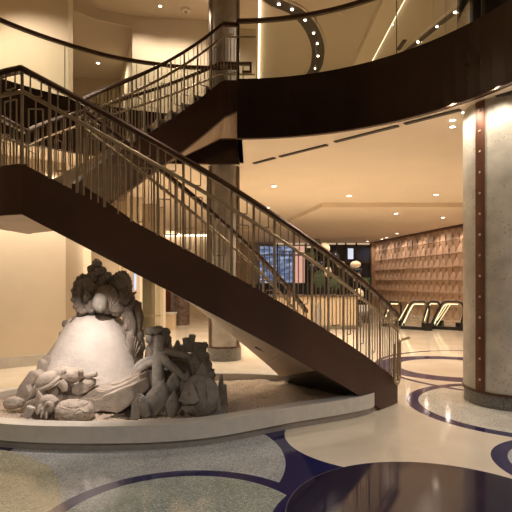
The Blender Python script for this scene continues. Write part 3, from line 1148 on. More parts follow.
mound_part('spiny_coil', M['stone_dark'], coil)
mound_part('coil_disc', M['stone_dark'], lumps([(83, 297, D0 + .02, 9, 17, 7), (86, 288, D0 + .04, 6, 9, 6)], 0.15, 3))
mound_part('crest_core', M['stone_dark'], lumps([(97, 300, D0 + .06, 14, 16, 10), (110, 292, D0 + .1, 14, 16, 10), (86, 305, D0 + .02, 9, 12, 8), (116, 304, D0 + .05, 12, 13, 9), (94, 290, D0, 8, 9, 8), (88, 296, D0 - .05, 5, 7, 6), (92, 306, D0 - .1, 5, 6, 5)], 0.25, 2.8))
mound_part('egg', M['stone_grey'], lumps([(100, 303, D0 - .24, 7.5, 10, 6)], 0.04))


def scallop(bm, cx_, cy_, D, w, h, lean, ribs=11, depth=0.09):
    """fan shell with ribs, hinge at the bottom"""
    s = D / FPX
    c = P(cx_, cy_, D)
    rot = Matrix.Rotation(lean, 3, 'Y')
    nu, nv = ribs * 4, 10
    grid = []
    for j in range(nv + 1):
        v = j / nv
        row = []
        for i in range(nu + 1):
            a = -1.15 + 2.3 * i / nu
            rib = 0.5 + 0.5 * math.cos(2 * PI * ribs * i / nu)
            rr = v * (1 + 0.03 * rib)
            x = math.sin(a) * rr * w * s; z = math.cos(a) * rr * h * s
            y = -depth * math.sin(PI * min(1, v * 0.9)) * math.cos(a * 0.8) - 0.018 * rib * v
            row.append((x, y, z))
        grid.append(row)
    f = [[bm.verts.new(c + rot @ Vector(p)) for p in r] for r in grid]
    bk = [[bm.verts.new(c + rot @ Vector((p[0] * 0.97, abs(p[1]) * 0.5 + 0.03, p[2] * 0.97))) for p in r] for r in grid]
    for j in range(nv):
        for i in range(nu):
            try:
                bm.faces.new((f[j][i], f[j][i + 1], f[j + 1][i + 1], f[j + 1][i])); bm.faces.new((bk[j][i], bk[j + 1][i], bk[j + 1][i + 1], bk[j][i + 1]))
            except ValueError: pass
    for i in range(nu):
        bm.faces.new((f[nv][i], f[nv][i + 1], bk[nv][i + 1], bk[nv][i]))
    for j in range(nv):
        bm.faces.new((f[j][0], f[j + 1][0], bk[j + 1][0], bk[j][0])); bm.faces.new((f[j][nu], bk[j][nu], bk[j + 1][nu], f[j + 1][nu]))


mound_part('scallop_shell', M['stone'], lambda bm: scallop(bm, 109, 314, D0 - .12, 15, 29, -0.12))
mound_part('scallop_shell', M['stone_dark'], lambda bm: scallop(bm, 116, 300, D0 + .03, 14, 30, 0.28))
mound_part('scallop_shell', M['stone_dark'], lambda bm: scallop(bm, 135, 358, D0 - .30, 7.5, 23, -0.12, 8, 0.06))


def horned_head(bm):
    for f in (lumps([(121, 283, D0 - .02, 9, 10, 9), (124, 297, D0 - .05, 8, 10, 9), (118, 309, D0 - .1, 8, 8, 8), (129, 300, D0, 6, 9, 7)], 0.2),): f(bm)
    tube(bm, [P(125, 303, D0 - .1), P(129, 298, D0 - .12), P(133, 294, D0 - .1), P(136.5, 292, D0 - .08)], [0.045, 0.035, 0.024, 0.008], 8)
    tube(bm, [P(128, 315, D0 - .1), P(133, 306, D0 - .1), P(136, 300, D0 - .1)], [0.06, 0.05, 0.03], 8)


mound_part('horned_head', M['stone_dark'], horned_head)
mound_part('left_knobs', M['stone_dark'], lumps([(76, 322, D0 - .05, 6, 6, 6), (70, 330, D0 - .03, 6, 7, 6), (66, 324, D0 + .02, 4, 4, 4), (64, 337, D0, 5, 7, 6), (83, 314, D0 - .06, 6, 5, 6), (60, 346, D0 + .02, 4, 7, 6), (90, 309, D0 - .1, 6, 5, 5),
                                                (55, 358, D0, 4, 8, 6)], 0.28, 2.6))
mound_part('hanging_growth', M['stone_dark'], lumps([(129, 314, D0 - .08, 7, 9, 8), (134, 324, D0 - .1, 7, 9, 8), (128, 328, D0 - .2, 5, 9, 6), (138, 336, D0 - .1, 6, 9, 7), (131, 340, D0 - .25, 5, 10, 6), (140, 346, D0 - .1, 5, 9, 6),
                                                    (137, 312, D0, 4, 9, 5), (138, 356, D0 - .15, 5, 9, 6), (129, 321, D0 - .15, 4, 6, 5)], 0.3, 2.6))


def branch(bm):
    tube(bm, [P(137, 330, D0 - .12), P(140, 318, D0 - .12), P(138, 308, D0 - .1), P(140, 302, D0 - .08)], [0.055, 0.05, 0.045, 0.025], 8)
    tube(bm, [P(132, 334, D0 - .2), P(133, 322, D0 - .18), P(130, 312, D0 - .15)], [0.05, 0.05, 0.04], 8)


mound_part('coral_branch', M['stone_dark'], branch)

# ledges stepping up the right foot of the cone


def ledge(bm, pts_top, hgt, D):
    """a cut stone shelf whose top edge follows the points"""
    A = [P(x, y, d) for x, y, d in pts_top]
    for a, b in zip(A[:-1], A[1:]):
        dn = Vector((0, 0, -hgt)); bk = Vector((0.03, 0.34, 0.02))
        hull(bm, [a, b, a + dn + Vector((0, -.05, 0)), b + dn + Vector((0, -.05, 0)), a + bk, b + bk, a + dn + bk, b + dn + bk])



LEDGES = [([(88, 389), (98, 386.5), (108, 385.5), (120, 383), (130, 377), (140, 371), (141, 384), (120, 392), (90, 398)], 5.50, 0.34),
          ([(61, 395.5), (72, 396), (83, 397), (90, 391.5), (96, 389.5), (106, 391), (124, 384.5), (139, 376), (141, 392), (118, 402), (99, 412), (62, 413)], 5.32, 0.30)]
# ---------------------------------------------------------------- loose stones and small carved animals, each its own


def stone_thing(label, x, y, D, w, h, d, rot, seed, kind='block', m=None, group=None, name='stone_block', cat='stone', jit=0.14):
    c = P(x, y, D); s = D / FPX
    bm = NB()
    if kind == 'block':
        rock_block(bm, c, (w * s, d * s, h * s), rot, jit, seed, 0.007)
    else:
        lump(bm, c, (w * s / 2, d * s / 2, h * s / 2), rot, 0.16, 1.8, seed, 4)
    o = obj(name, bm, m or M['stone'], smooth=True, sharp=26 if kind == 'block' else 60, loc=(c.x, c.y, max(0.12, c.z - h * s / 2)))
    return tag(o, label, cat, group)


def boulder(bm):
    c = P(75, 411.5, 5.12); s = 5.12 / FPX
    vs = lump(bm, c, (19 * s, 0.17, 12 * s), (0, 0.12, 0), 0.10, 1.6, 4, 5, 0.9)
    for v in vs:
        d = (v.co - c)
        # cracks wandering over the stone
        n = abs(noise.noise(Vector((d.x * 9, d.y * 9, d.z * 14))))
        v.co -= d.normalized() * 0.02 * max(0, 1 - n * 11)


bm = NB(); boulder(bm)
tag(obj('boulder', bm, M['stone'], smooth=True, loc=tuple(P(75, 421, 5.12))), 'rounded cracked boulder lying at the front by the kerb', 'stone')


def poly_slab(bm, pts, D, th, back=(0.0, 0.0), seed=0, bev=0.010):
    """a broken slab: its front outline at depth D and its real thickness behind"""
    tb = bmesh.new()
    f = [tb.verts.new(P(x, y, D)) for x, y in pts]
    k = [tb.verts.new(v.co * 1.0 + Vector((back[0], th, back[1]))) for v in f]
    n = len(f)
    tb.faces.new(f); tb.faces.new(k[::-1])
    for i in range(n): tb.faces.new((f[i], k[i], k[(i + 1) % n], f[(i + 1) % n]))
    bmesh.ops.recalc_face_normals(tb, faces=tb.faces)
    bmesh.ops.bevel(tb, geom=tb.edges[:], offset=bev, segments=2, affect='EDGES', clamp_overlap=True)
    for v in tb.verts:
        v.co += Vector((noise.noise(v.co * 8 + Vector((seed, 0, 0))), noise.noise(v.co * 8 + Vector((0, seed, 3))), noise.noise(v.co * 8 + Vector((2, 0, seed))))) * 0.008
    me = bpy.data.meshes.new('tmp'); tb.to_mesh(me); tb.free()
    bm.from_mesh(me); bpy.data.meshes.remove(me)


SG = 'broken stones at the foot of the mound'
SL = [
    ('big smooth wedge block leaning at the foot of the pale cone', [(99.5, 398), (110, 394), (122, 389), (131, 386), (134, 398), (128, 406), (118, 413.5), (100, 411.5)], 5.10, 0.30, (0.10, 0.035), 'stone_block'),
    ('square block right below the turtle head', [(71, 387.5), (78, 383), (85, 383.5), (88, 386.5), (87, 392.5), (78, 397), (71, 394)], 5.32, 0.2, (0.03, 0.03), 'stone_block'),
    ('low block under the turtle head, left of the square block', [(57, 385), (66, 384), (69, 391), (66, 396), (58, 396)], 5.36, 0.2, (0, 0.02), 'stone_block'),
    ('tall thin slab leaning at the left end of the stones', [(30, 370), (38.5, 376), (33, 385), (23, 400), (15, 399), (17, 388)], 5.50, 0.13, (0.05, 0.0), 'stone_slab'),
    ('pointed slab standing before the tall leaning slab', [(24.5, 385), (28.8, 393), (23, 405), (18, 404)], 5.36, 0.09, (0.03, 0.0), 'stone_slab'),
    ('narrow splinter stone lying across the pointed slab', [(34, 385.5), (37, 391), (25, 405), (21, 404)], 5.30, 0.09, (0.02, 0.02), 'stone_slab'),
    ('flat stone lying low in front of the leaning slabs', [(22.5, 405), (33, 399.5), (36, 407), (34, 411), (24, 412)], 5.18, 0.16, (0.0, 0.02), 'stone_slab'),
    ('upright grey slab just left of the hermit crab', [(36, 392), (42, 400), (39, 416), (33.5, 412), (34.5, 400)], 5.14, 0.12, (0.02, 0.02), 'stone_slab'),
    ('pale upright slab behind the leaning stones beside the cone', [(38, 359), (43.5, 363), (43, 384), (33, 380)], 5.72, 0.14, (0.03, 0.0), 'stone_slab'),
    ('short slab between the upright slab and the cone', [(42, 356.5), (48, 356), (50, 366), (44, 376)], 5.80, 0.14, (0.03, 0.0), 'stone_slab'),
    ('dark slab leaning against the left edge of the cone', [(57, 339), (60, 346), (48, 364), (42, 360)], 5.94, 0.14, (0.04, 0.0), 'stone_slab'),
    ('pillar-like stone propping up the turtle', [(47, 390), (56, 385.5), (58, 395), (52, 404), (45, 402)], 5.28, 0.16, (0.0, 0.0), 'stone_block'),
    ('small stone between the hermit crab and the boulder', [(54, 399), (61, 396.5), (64, 405), (58, 413), (53, 411)], 5.22, 0.12, (0.0, 0.02), 'stone_block'),
    ('broad stone behind the upright slab, under the turtle shell', [(34, 388), (48, 390), (49, 402), (36, 408), (30, 400)], 5.40, 0.2, (0.0, 0.0), 'stone_block'),
]
for i, (lb, pts, D, th, bk, nm) in enumerate(SL):
    bm = NB(); poly_slab(bm, pts, D, th, bk, i * 3.7)
    zs = min(v.co.z for v in bm.verts)
    c = sum((v.co for v in bm.verts), Vector()) / len(bm.verts)
    tag(obj(nm, bm, M['stone'], smooth=True, sharp=28, loc=(c.x, c.y, zs)), lb, 'stone', SG)
for i, (pts, D, th) in enumerate(LEDGES):
    mound_part('ledge', M['stone'], lambda bm: poly_slab(bm, pts, D, th, (0.06, 0.03), 50 + i, 0.012), smooth=False)
stone_thing('small rounded stone lying alone on the sand at far left', 14, 403, 5.35, 21, 12, 14, (0, 0, 0.2), 22, 'lump', name='round_stone', group='broken stones at the foot of the mound')
stone_thing('small pale chip lying on the sand before the leaning slabs', 29, 412, 4.98, 8, 11, 8, (0, 0.4, 0.2), 23, m=M['stone_pale'], group='broken stones at the foot of the mound')

# turtle
tt = thing('stone_turtle', 'carved stone turtle with domed shell and big-eyed head on the broken stones', 'carving', tuple(P(55, 386, 5.32)))
bm = NB(); lump(bm, P(47, 380, 5.28), (0.125, 0.10, 0.085), (0.35, -0.5, 0), 0.04, 2.4, 31, 4); obj('shell', bm, M['stone'], tt, smooth=True)
bm = NB(); lump(bm, P(47.5, 383, 5.30), (0.16, 0.125, 0.04), (0.35, -0.5, 0), 0.05, 2.4, 32, 4, 0.8); obj('shell_rim', bm, M['stone'], tt, smooth=True)
for pts, rr in ((((38, 388), (35, 393), (31, 397)), (0.045, 0.035, 0.02)), (((60, 382), (64, 386), (65, 391)), (0.05, 0.045, 0.03)), (((79, 378), (87, 376.5), (97, 374)), (0.045, 0.035, 0.025))):
    bm = NB(); tube(bm, [P(x, y, 5.24 if x < 70 else 5.46) for x, y in pts], list(rr), 10); obj('flipper', bm, M['stone'], tt, smooth=True)
bm = NB(); tube(bm, [P(52, 376, 5.34), P(60, 373, 5.36), P(68, 374, 5.38)], [0.07, 0.075, 0.08], 12); obj('neck', bm, M['stone'], tt, smooth=True)
bm = NB(); lump(bm, P(72, 375, 5.36), (0.118, 0.11, 0.080), (0, 0.05, 0), 0.06, 2.2, 35, 4, 0.9); hd = obj('head', bm, M['stone'], tt, smooth=True)
for x in (64.0, 80.5):
    bm = NB(); lump(bm, P(x, 372, 5.285), (0.028, 0.026, 0.036), (0, 0, 0), 0.03, 2, 36, 3); obj('eye', bm, M['stone'], hd, smooth=True)
    bm = NB(); lump(bm, P(x + (1.2 if x < 70 else -1.2), 372.5, 5.263), (0.016, 0.010, 0.022), (0, 0, 0), 0.02, 2, 36, 2); obj('pupil', bm, M['stone_dark'], hd, smooth=True)
# hermit crab
hc = thing('stone_hermit_crab', 'carved stone hermit crab with round shell in front of the leaning slabs', 'carving', tuple(P(47, 415, 5.08)))
bm = NB()
sp = []
for i in range(40):
    t = i / 39; a = 0.5 + t * 9.0; r = 8.2 * (1 - 0.78 * t)
    sp.append(P(48 + r * 0.75 * math.cos(a), 406 - r * 0.85 * math.sin(a), 5.1 - 0.09 * t))
tube(bm, sp, [0.06 - 0.042 * i / 39 for i in range(40)], 10)
lump(bm, P(48, 406, 5.15), (0.085, 0.09, 0.1), (0, 0, 0), 0.05, 2, 37, 3)
obj('spiral_shell', bm, M['stone'], hc, smooth=True)
for a in ((40, 407, 37, 415), (43, 410, 41, 418), (46, 412, 46, 419)):
    bm = NB(); tube(bm, [P(a[0] + 2, a[1] - 2, 5.06), P(a[0], a[1], 5.02), P(a[2], a[3], 5.0)], [0.028, 0.025, 0.012], 8); obj('claw', bm, M['stone'], hc, smooth=True)

# ---------------------------------------------------------------- coral and fish sculpture on the right
reef = thing('reef_sculpture', 'grey carved stone reef of fish and coral under the stairs', 'sculpture', tuple(P(180, 415, 5.5)))
GS = M['stone_grey']


def reef_part(name, fn, m=None, smooth=True):
    bm = NB(); fn(bm); return obj(name, bm, m or GS, reef, smooth=smooth)


def reef_core(bm):
    for x, y, D, rx, ry, rz in ((180, 385, 5.90, 35, 30, 24), (156, 393, 5.80, 21, 24, 20), (198, 374, 5.90, 12, 25, 16), (160, 362, 5.90, 16, 26, 16)):
        s = D / FPX; lump(bm, P(x, y, D), (rx * s, rz * s, ry * s), (0, 0, 0), 0.12, 2.4, int(x), 3)


reef_part('core', reef_core, M['stone_dark'])


def plate_coral(bm):
    lump(bm, P(148, 378, 5.62), (0.19, 0.05, 0.25), (0.1, 0.15, 0.1), 0.06, 2, 51, 4)


reef_part('plate_coral', plate_coral)
reef_part('ring_coral', lumps([(151, 331, 5.7, 5.5, 4.5, 6), (158, 330, 5.66, 6, 4.5, 6), (165, 332, 5.7, 5.5, 4.5, 6), (150, 339, 5.7, 4.5, 5, 6), (167, 340, 5.7, 4.5, 6, 6), (158, 343, 5.75, 9, 12, 8)], 0.16, 3))


def branching(bm):
    tube(bm, [P(160, 336, 5.6), P(158.5, 350, 5.55), P(158, 365, 5.5), P(157.5, 380, 5.45), P(158, 395, 5.4)], [0.055, 0.06, 0.065, 0.065, 0.06], 12)
    tube(bm, [P(158, 352, 5.54), P(166, 362, 5.48), P(175, 370, 5.42), P(184, 378, 5.38)], [0.05, 0.05, 0.045, 0.03], 12)
    tube(bm, [P(158, 358, 5.52), P(166, 352, 5.58), P(178, 354, 5.58), P(189, 357, 5.58), P(194, 366, 5.56)], [0.045, 0.045, 0.045, 0.045, 0.045], 12)
    tube(bm, [P(157, 362, 5.5), P(148, 364, 5.54), P(139, 370, 5.56), P(134, 378, 5.6)], [0.045, 0.042, 0.038, 0.03], 12)


reef_part('branching_coral', branching)


def pipes(bm):
    for x0, y0, x1, y1, r in ((190, 352, 192.5, 335, 0.036), (187, 352, 185.5, 338, 0.034), (184, 356, 182.5, 345, 0.036), (196, 352, 197, 343, 0.034)):
        a, b = P(x0, y0, 5.68), P(x1, y1, 5.66)
        tube(bm, [a, a.lerp(b, .5), b], [r * .85, r, r * 1.12], 12)


reef_part('tube_coral', pipes)
reef_part('knobbly_coral', lumps([(199, 349, 5.7, 7, 6, 6), (203, 357, 5.68, 6, 7, 6), (206, 366, 5.66, 6, 8, 6), (209, 375, 5.64, 6, 8, 6), (204, 346, 5.72, 4, 4, 4), (200, 364, 5.6, 6, 10, 6), (195, 358, 5.66, 5, 8, 5)], 0.3, 3.4))


def spike(bm, x, y, D, w, h, lean=0.0, d=0.07, seed=0):
    s = D / FPX
    c = P(x, y, D)
    hull(bm, [c + Vector((-w / 2 * s, 0.03, 0)), c + Vector((w / 2 * s, 0.02, 0)), c + Vector((0, -d, 0.0)), c + Vector((0, d, 0)), c + Vector((lean * s - 0.01, 0, h * s)), c + Vector((lean * s + 0.015, 0.02, h * s * 0.97)),
              c + Vector((-w * .4 * s, -d * .5, h * .35 * s)), c + Vector((w * .42 * s, -d * .4, h * .3 * s))])


reef_part('pointed_coral', lambda bm: spike(bm, 177, 358, 5.7, 15, 18, 0.5), smooth=False)
reef_part('pointed_coral', lambda bm: (spike(bm, 220, 413, 5.62, 13, 39, 1.5, 0.06), spike(bm, 224, 412, 5.62, 9, 28, 1, 0.05)), smooth=False)


def leaf_fish(bm, x, y, D, w, h, tilt=0.0, th=0.06):
    """upright diamond-shaped fish: deep flat body, pointed snout up, small tail below"""
    s = D / FPX
    c = P(x, y, D)
    rot = Matrix.Rotation(tilt, 3, 'Y')
    prof = [(0.0, 0.5), (0.16, 0.40), (0.36, 0.22), (0.5, 0.02), (0.44, -0.16), (0.26, -0.33), (0.13, -0.42), (0.24, -0.5)]
    rings = []
    for hw, z in prof:
        ring = []
        for k in range(16):
            a = 2 * PI * k / 16
            ring.append(bm.verts.new(c + rot @ Vector((max(hw, 0.015) * w * s * math.cos(a), (0.25 + hw) * th * math.sin(a) * 1.35, z * h * s))))
        rings.append(ring)
    for a, b in zip(rings[:-1], rings[1:]):
        for k in range(16): bm.faces.new((a[k], a[(k + 1) % 16], b[(k + 1) % 16], b[k]))
    bm.faces.new(rings[0]); bm.faces.new(rings[-1])


def eye_on(x, y, D, r, par):
    bm = NB(); lump(bm, P(x, y, D), (r, r * 0.6, r), (0, 0, 0), 0.02, 2, 3, 3); obj('eye', bm, M['stone_dark'], par, smooth=True)


for x, y, D, w, h, tl in ((158, 399, 5.28, 25, 40, 0.3), (173, 405, 5.22, 15, 30, 0.1), (174, 384, 5.40, 15, 27, 0.05), (186, 385, 5.38, 13, 30, 0.12), (196, 368, 5.52, 13, 30, -0.1)):
    f_ = reef_part('fish', lambda bm: leaf_fish(bm, x, y, D, w, h, tl))
    eye_on(x - 2.2, y - h * 0.14, D - 0.068, 0.011, f_)


def big_fish(bm):
    s = 5.28 / FPX
    vs = lump(bm, P(200, 396, 5.28), (19 * s, 0.15, 22.5 * s), (0, 0.1, 0), 0.02, 2, 61, 4)


bf = reef_part('round_fish', big_fish)
bm = NB(); s_ = 5.2 / FPX
hull(bm, [P(186, 383, 5.14), P(192, 383, 5.08), P(199, 400, 5.06), P(178, 401, 5.06), P(180, 397, 5.04), P(194, 404, 5.04), P(187, 404.5, 5.06), P(189, 393, 5.02), P(196, 386, 5.24), P(200, 402, 5.24), P(184, 403, 5.2)])
obj('snout', bm, GS, bf, smooth=False)
bm = NB(); hull(bm, [P(180, 406.5, 5.08), P(195, 406, 5.04), P(186, 413, 5.08), P(198, 413, 5.10), P(190, 405.5, 5.16), P(196, 412, 5.2)]); obj('lower_jaw', bm, GS, bf, smooth=False)
eye_on(189.5, 394, 5.025, 0.020, bf)
bm = NB()
hull(bm, [P(190, 388, 5.25), P(202, 362, 5.38), P(196, 374, 5.26), P(206, 372, 5.32), P(203, 382, 5.22), P(199, 380, 5.4), P(208, 368, 5.4)])
obj('dorsal_fin', bm, GS, bf, smooth=False)
bm = NB(); tube(bm, [P(203, 377, 5.17), P(207, 386, 5.145), P(208, 398, 5.14), P(206, 409, 5.16)], [0.006, 0.01, 0.01, 0.006], 8); obj('gill_ridge', bm, GS, bf, smooth=True)
bm = NB(); lump(bm, P(215, 402, 5.35), (0.06, 0.05, 0.15), (0, -0.2, 0), 0.08, 3, 62, 3); obj('tail_fin', bm, GS, bf, smooth=True)
reef_part('foot_stone', lambda bm: rock_block(bm, P(136.5, 406, 5.2), (0.10, 0.12, 0.27), (0, 0.12, 0.2), 0.16, 71, 0.015))
reef_part('foot_stone', lambda bm: rock_block(bm, P(143.5, 406, 5.18), (0.10, 0.12, 0.22), (0, -0.2, 0.4), 0.16, 72, 0.015))
reef_part('foot_stone', lambda bm: rock_block(bm, P(214, 414, 5.4), (0.28, 0.2, 0.14), (0, 0.1, 0.2), 0.16, 73, 0.03))

# ---------------------------------------------------------------- back of the lobby: bar, lamps, chairs
barc = thing('bar_counter', 'long pale wood bar counter at the back behind the balusters', 'counter', (1.5, 16.6, 0))
bm = NB(); box(bm, (1.45, 16.6, 0.53), (3.7, 0.7, 1.06)); obj('counter_front', bm, M['wood'], barc)
bm = NB(); box(bm, (1.45, 16.6, 1.085), (3.86, 0.84, 0.05)); obj('counter_top', bm, M['brownstone'], barc)
bm = NB(); box(bm, (1.45, 16.24, 0.06), (3.72, 0.04, 0.12)); obj('kick_plate', bm, M['steel'], barc)


def globe_lamp(label, x, y, r, m, D=17.6, flat=1.0, group=None):
    c = P(x, y, D); s = D / FPX
    root = thing('globe_lamp', label, 'lamp', (c.x, c.y, 0), group)
    bm = NB(); lump(bm, c, (r * s, r * s, r * s * flat), (0, 0, 0), 0.0, 1, 1, 3); obj('globe', bm, m, root, smooth=True)
    bm = NB(); tube(bm, [(c.x, c.y, 0.02), (c.x, c.y, c.z - r * s * flat * 0.9)], 0.014, 8); obj('stem', bm, M['stem_metal'], root)
    bm = NB(); lathe(bm, [(0.13, 0.0), (0.13, 0.02), (0.02, 0.04)], (c.x, c.y, 0), 20); obj('foot', bm, M['stem_metal'], root)
    return root


GG = 'round globes on stems behind the bar'
for lb, x, y, r, m, fl, dd in (
        ('large pale globe lamp beside the topmost green ball, behind the bar', 324.5, 248.5, 5.6, 'globe_white', 1.0, 17.6),
        ('black round globe right of the large pale globe', 334.8, 256.5, 4.6, 'globe_navy', 1.0, 17.9),
        ('pale globe just below the black round globe', 341, 264.5, 4.2, 'globe_white', 0.9, 17.4),
        ('wide flattened pale globe before the dark window', 355.5, 264.5, 5.4, 'globe_white', 0.68, 17.5),
        ('pale globe above the green ball nearest the dark window', 357, 277.5, 4.2, 'globe_white', 1.0, 17.8),
        ('flattened dark globe under the wide pale globe', 356.5, 270.5, 5.6, 'globe_navy', 0.5, 18.2),
        ('small dark globe at the left of the lamps above the bar', 312, 267, 4.2, 'globe_navy', 0.9, 17.7),
        ('dark globe just below the largest pale globe', 320.5, 264.5, 4.6, 'globe_navy', 0.8, 18.0),
        ('low pale globe at the right end of the bar', 358.5, 294, 5.2, 'globe_white', 1.1, 17.3),
        ('pale egg-shaped globe low above the bar beside foliage', 328, 272, 3.6, 'globe_white', 1.5, 17.3)):
    globe_lamp(lb, x, y, r, M[m], dd, fl, GG)


def topiary(label, x, y, r, D=17.8, hstretch=1.0):
    c = P(x, y, D); s = D / FPX
    root = thing('topiary_plant', label, 'plant', (c.x, c.y, 0), 'green plants behind the bar')
    rng = random.Random(int(x * 7))
    bm = NB()
    lump(bm, c, (r * s * .72, r * s * .72, r * s * .72 * hstretch), amp=0.2, freq=4, seed=int(x), sub=3)
    for k in range(170):
        d = Vector((rng.gauss(0, 1), rng.gauss(0, 1), rng.gauss(0, 1))).normalized()
        p = c + Vector((d.x, d.y, d.z * hstretch)) * r * s * rng.uniform(0.6, 1.0)
        t = d.orthogonal().normalized() * 0.03
        u = d * 0.05
        v = [bm.verts.new(q) for q in (p - t, p + u * .5 - t * .2, p + t, p + u)]
        bm.faces.new((v[0], v[1], v[3])); bm.faces.new((v[1], v[2], v[3]))
    obj('foliage', bm, M['leaf'], root)
    bm = NB(); tube(bm, [(c.x, c.y, 0.1), (c.x, c.y, c.z)], 0.02, 8); obj('stem', bm, M['stem_metal'], root)
    bm = NB(); lathe(bm, [(0.12, 0.0), (0.16, 0.26), (0.14, 0.26), (0.12, 0.2)], (c.x, c.y, 0), 20); obj('pot', bm, M['brownstone'], root)


for (lb, x, y, r, hs), dd in zip((('small clipped green ball topmost above the bar', 316.5, 242.5, 3.4, 1.0), ('leafy green plant left of the globes above the bar', 311, 256, 5.5, 1.2), ('dense green shrub standing behind the middle of the bar', 319, 279, 8.0, 1.5),
                        ('clipped green ball nearest the dark window', 365.5, 281.5, 4.4, 1.0), ('small green ball beside the wide flattened globe', 348.5, 269, 3.6, 1.0), ('green bush low behind the bar right of the shrub', 335, 283, 7.5, 1.1)), (18.6, 19.05, 19.6, 18.7, 18.7, 18.95)):
    topiary(lb, x, y, r, dd, hs)


def chair_proto():
    root = thing('lounge_chair', '', 'chair', (0, 0, 0), 'dark lounge chairs behind the bar')
    bm = NB(); box(bm, (0, 0, 0.42), (0.56, 0.54, 0.14)); obj('seat', bm, M['navy'], root)
    bm = NB(); box(bm, (0, 0.25, 0.95), (0.56, 0.09, 0.96)); obj('backrest', bm, M['navy'], root)
    for sx in (-1, 1):
        bm = NB(); box(bm, (sx * 0.29, 0, 0.58), (0.06, 0.5, 0.2)); obj('armrest', bm, M['navy'], root)
        for sy in (-1, 1):
            bm = NB(); box(bm, (sx * 0.24, sy * 0.22, 0.18), (0.04, 0.04, 0.36)); obj('leg', bm, M['stem_metal'], root)
    return root


ch0 = chair_proto()
for i, (x, y, lb) in enumerate(((-0.15, 20.0, 'dark navy lounge chair at the left end, behind the stair balusters'), (0.75, 20.3, 'dark navy lounge chair second from left beyond the bar'),
                                (1.45, 20.0, 'dark navy lounge chair below the blue window beyond the bar'), (2.15, 20.4, 'dark navy lounge chair under the pink window pane'), (2.95, 20.1, 'dark navy lounge chair at the right end beyond the bar'))):
    c_ = ch0 if i == 0 else copy_tree(ch0)
    c_.location = (x, y, 0); c_.rotation_euler = (0, 0, 0.15 * (i - 2)); c_['label'] = lb

# grey leaf-shaped ornament before the bar
lf = thing('leaf_ornament', 'grey leaf-shaped ornament standing against the pale bar front', 'ornament', (1.98, 16.1, 0))
bm = NB()
for x0, x1 in ((0, 1),):
    L_ = []
    for i in range(13):
        t = i / 12; w = 0.115 * math.sin(PI * (0.12 + 0.88 * t)) ** 0.8 * (1 if t < .98 else .1)
        L_.append((1.98 + 0.06 * t, w, 0.06 + 0.84 * t))
    rings = [[bm.verts.new((x - w, 16.1, z)), bm.verts.new((x, 16.05, z)), bm.verts.new((x + w, 16.1, z)), bm.verts.new((x, 16.13, z))] for x, w, z in L_]
    for a, b in zip(rings[:-1], rings[1:]):
        for k in range(4): bm.faces.new((a[k], a[(k + 1) % 4], b[(k + 1) % 4], b[k]))
    bm.faces.new(rings[0]); bm.faces.new(rings[-1])
obj('leaf', bm, M['stone_grey'], lf)
bm = NB(); box(bm, (1.98, 16.1, 0.03), (0.26, 0.16, 0.06)); obj('foot', bm, M['stem_metal'], lf)

# ---------------------------------------------------------------- escalators


def escalator_side(root, xa, xb, yt, yb, D):
    """one glass side with rounded ends, black handrail and a warm light line; xa/xb are its ends"""
    A, B = P(xa, yb, D), P(xb, yb, D - 0.55)
    A.z = B.z = 0
    u = B - A
    n = Vector((u.y, -u.x, 0)).normalized() * 0.05
    ht = EYE - (yt - HOR) * (D - .3) / FPX

    def q(a, z): return A + u * a + Vector((0, 0, z * ht))
    loop = spline([q(0.02, 0.12), q(0.16, 0.48), q(0.33, 0.86), q(0.46, 0.985), q(0.62, 1.0), q(0.82, 1.0), q(0.95, 0.94), q(1.0, 0.80), q(1.0, 0.58), q(0.96, 0.36), q(0.90, 0.12)], 6)
    bm = NB()
    f = [bm.verts.new(p + n * 0.1) for p in loop]; b_ = [bm.verts.new(p - n * 0.1) for p in loop]
    bm.faces.new(f); bm.faces.new(b_[::-1])
    k = len(f)
    for i in range(k): bm.faces.new((f[i], f[(i + 1) % k], b_[(i + 1) % k], b_[i]))
    obj('glass_side', bm, M['glass'], root)
    bm = NB(); tube(bm, loop, 0.034, 8); obj('handrail', bm, M['black'], root, smooth=True)
    inner = spline([q(0.14, 0.22), q(0.26, 0.50), q(0.40, 0.80), q(0.50, 0.90), q(0.64, 0.91), q(0.84, 0.91)], 5)
    bm = NB(); tube(bm, inner, 0.016, 6); obj('light_strip', bm, M['light_strip'], root, smooth=True)
    bm = NB()
    c = A + u * 0.93
    box(bm, (c.x, c.y, 0.12), (0.24, 0.30, 0.24)); box(bm, (A + u * 0.5).to_tuple()[:2] + (0.05,), (u.length * 0.9, 0.16, 0.10), rz=math.atan2(u.y, u.x))
    obj('newel_base', bm, M['black'], root)
    return A, u, ht


def escalator(label, sides):
    c = P(sides[0][1], sides[0][3], sides[0][4])
    root = thing('escalator', label, 'escalator', (c.x, c.y, 0))
    ends = [escalator_side(root, *s) for s in sides]
    (A, u, h), (A2, u2, h2) = ends
    bm = NB()
    hull(bm, [A + u * .1 + Vector((0, 0, .02)), A + u * .9 + Vector((0, 0, .02)), A2 + u2 * .1 + Vector((0, 0, .02)), A2 + u2 * .9 + Vector((0, 0, .02)),
              A + u * .1 + Vector((0, 0, .05)), A + u * .9 + Vector((0, 0, .05)), A2 + u2 * .1 + Vector((0, 0, .05)), A2 + u2 * .9 + Vector((0, 0, .05))])
    obj('step_plate', bm, M['steel'], root)
    # sloping lit skirt lines between the two sides
    for t in (0.35, 0.62):
        a = A.lerp(A2, t) + u * 0.30 + Vector((0, 0, 0.1)); b = A.lerp(A2, t) + u * 0.72 + Vector((0, 0, 0.80))
        bm = NB(); bar(bm, a, b, 0.02); obj('skirt_light', bm, M['light_strip'], root)
    return root


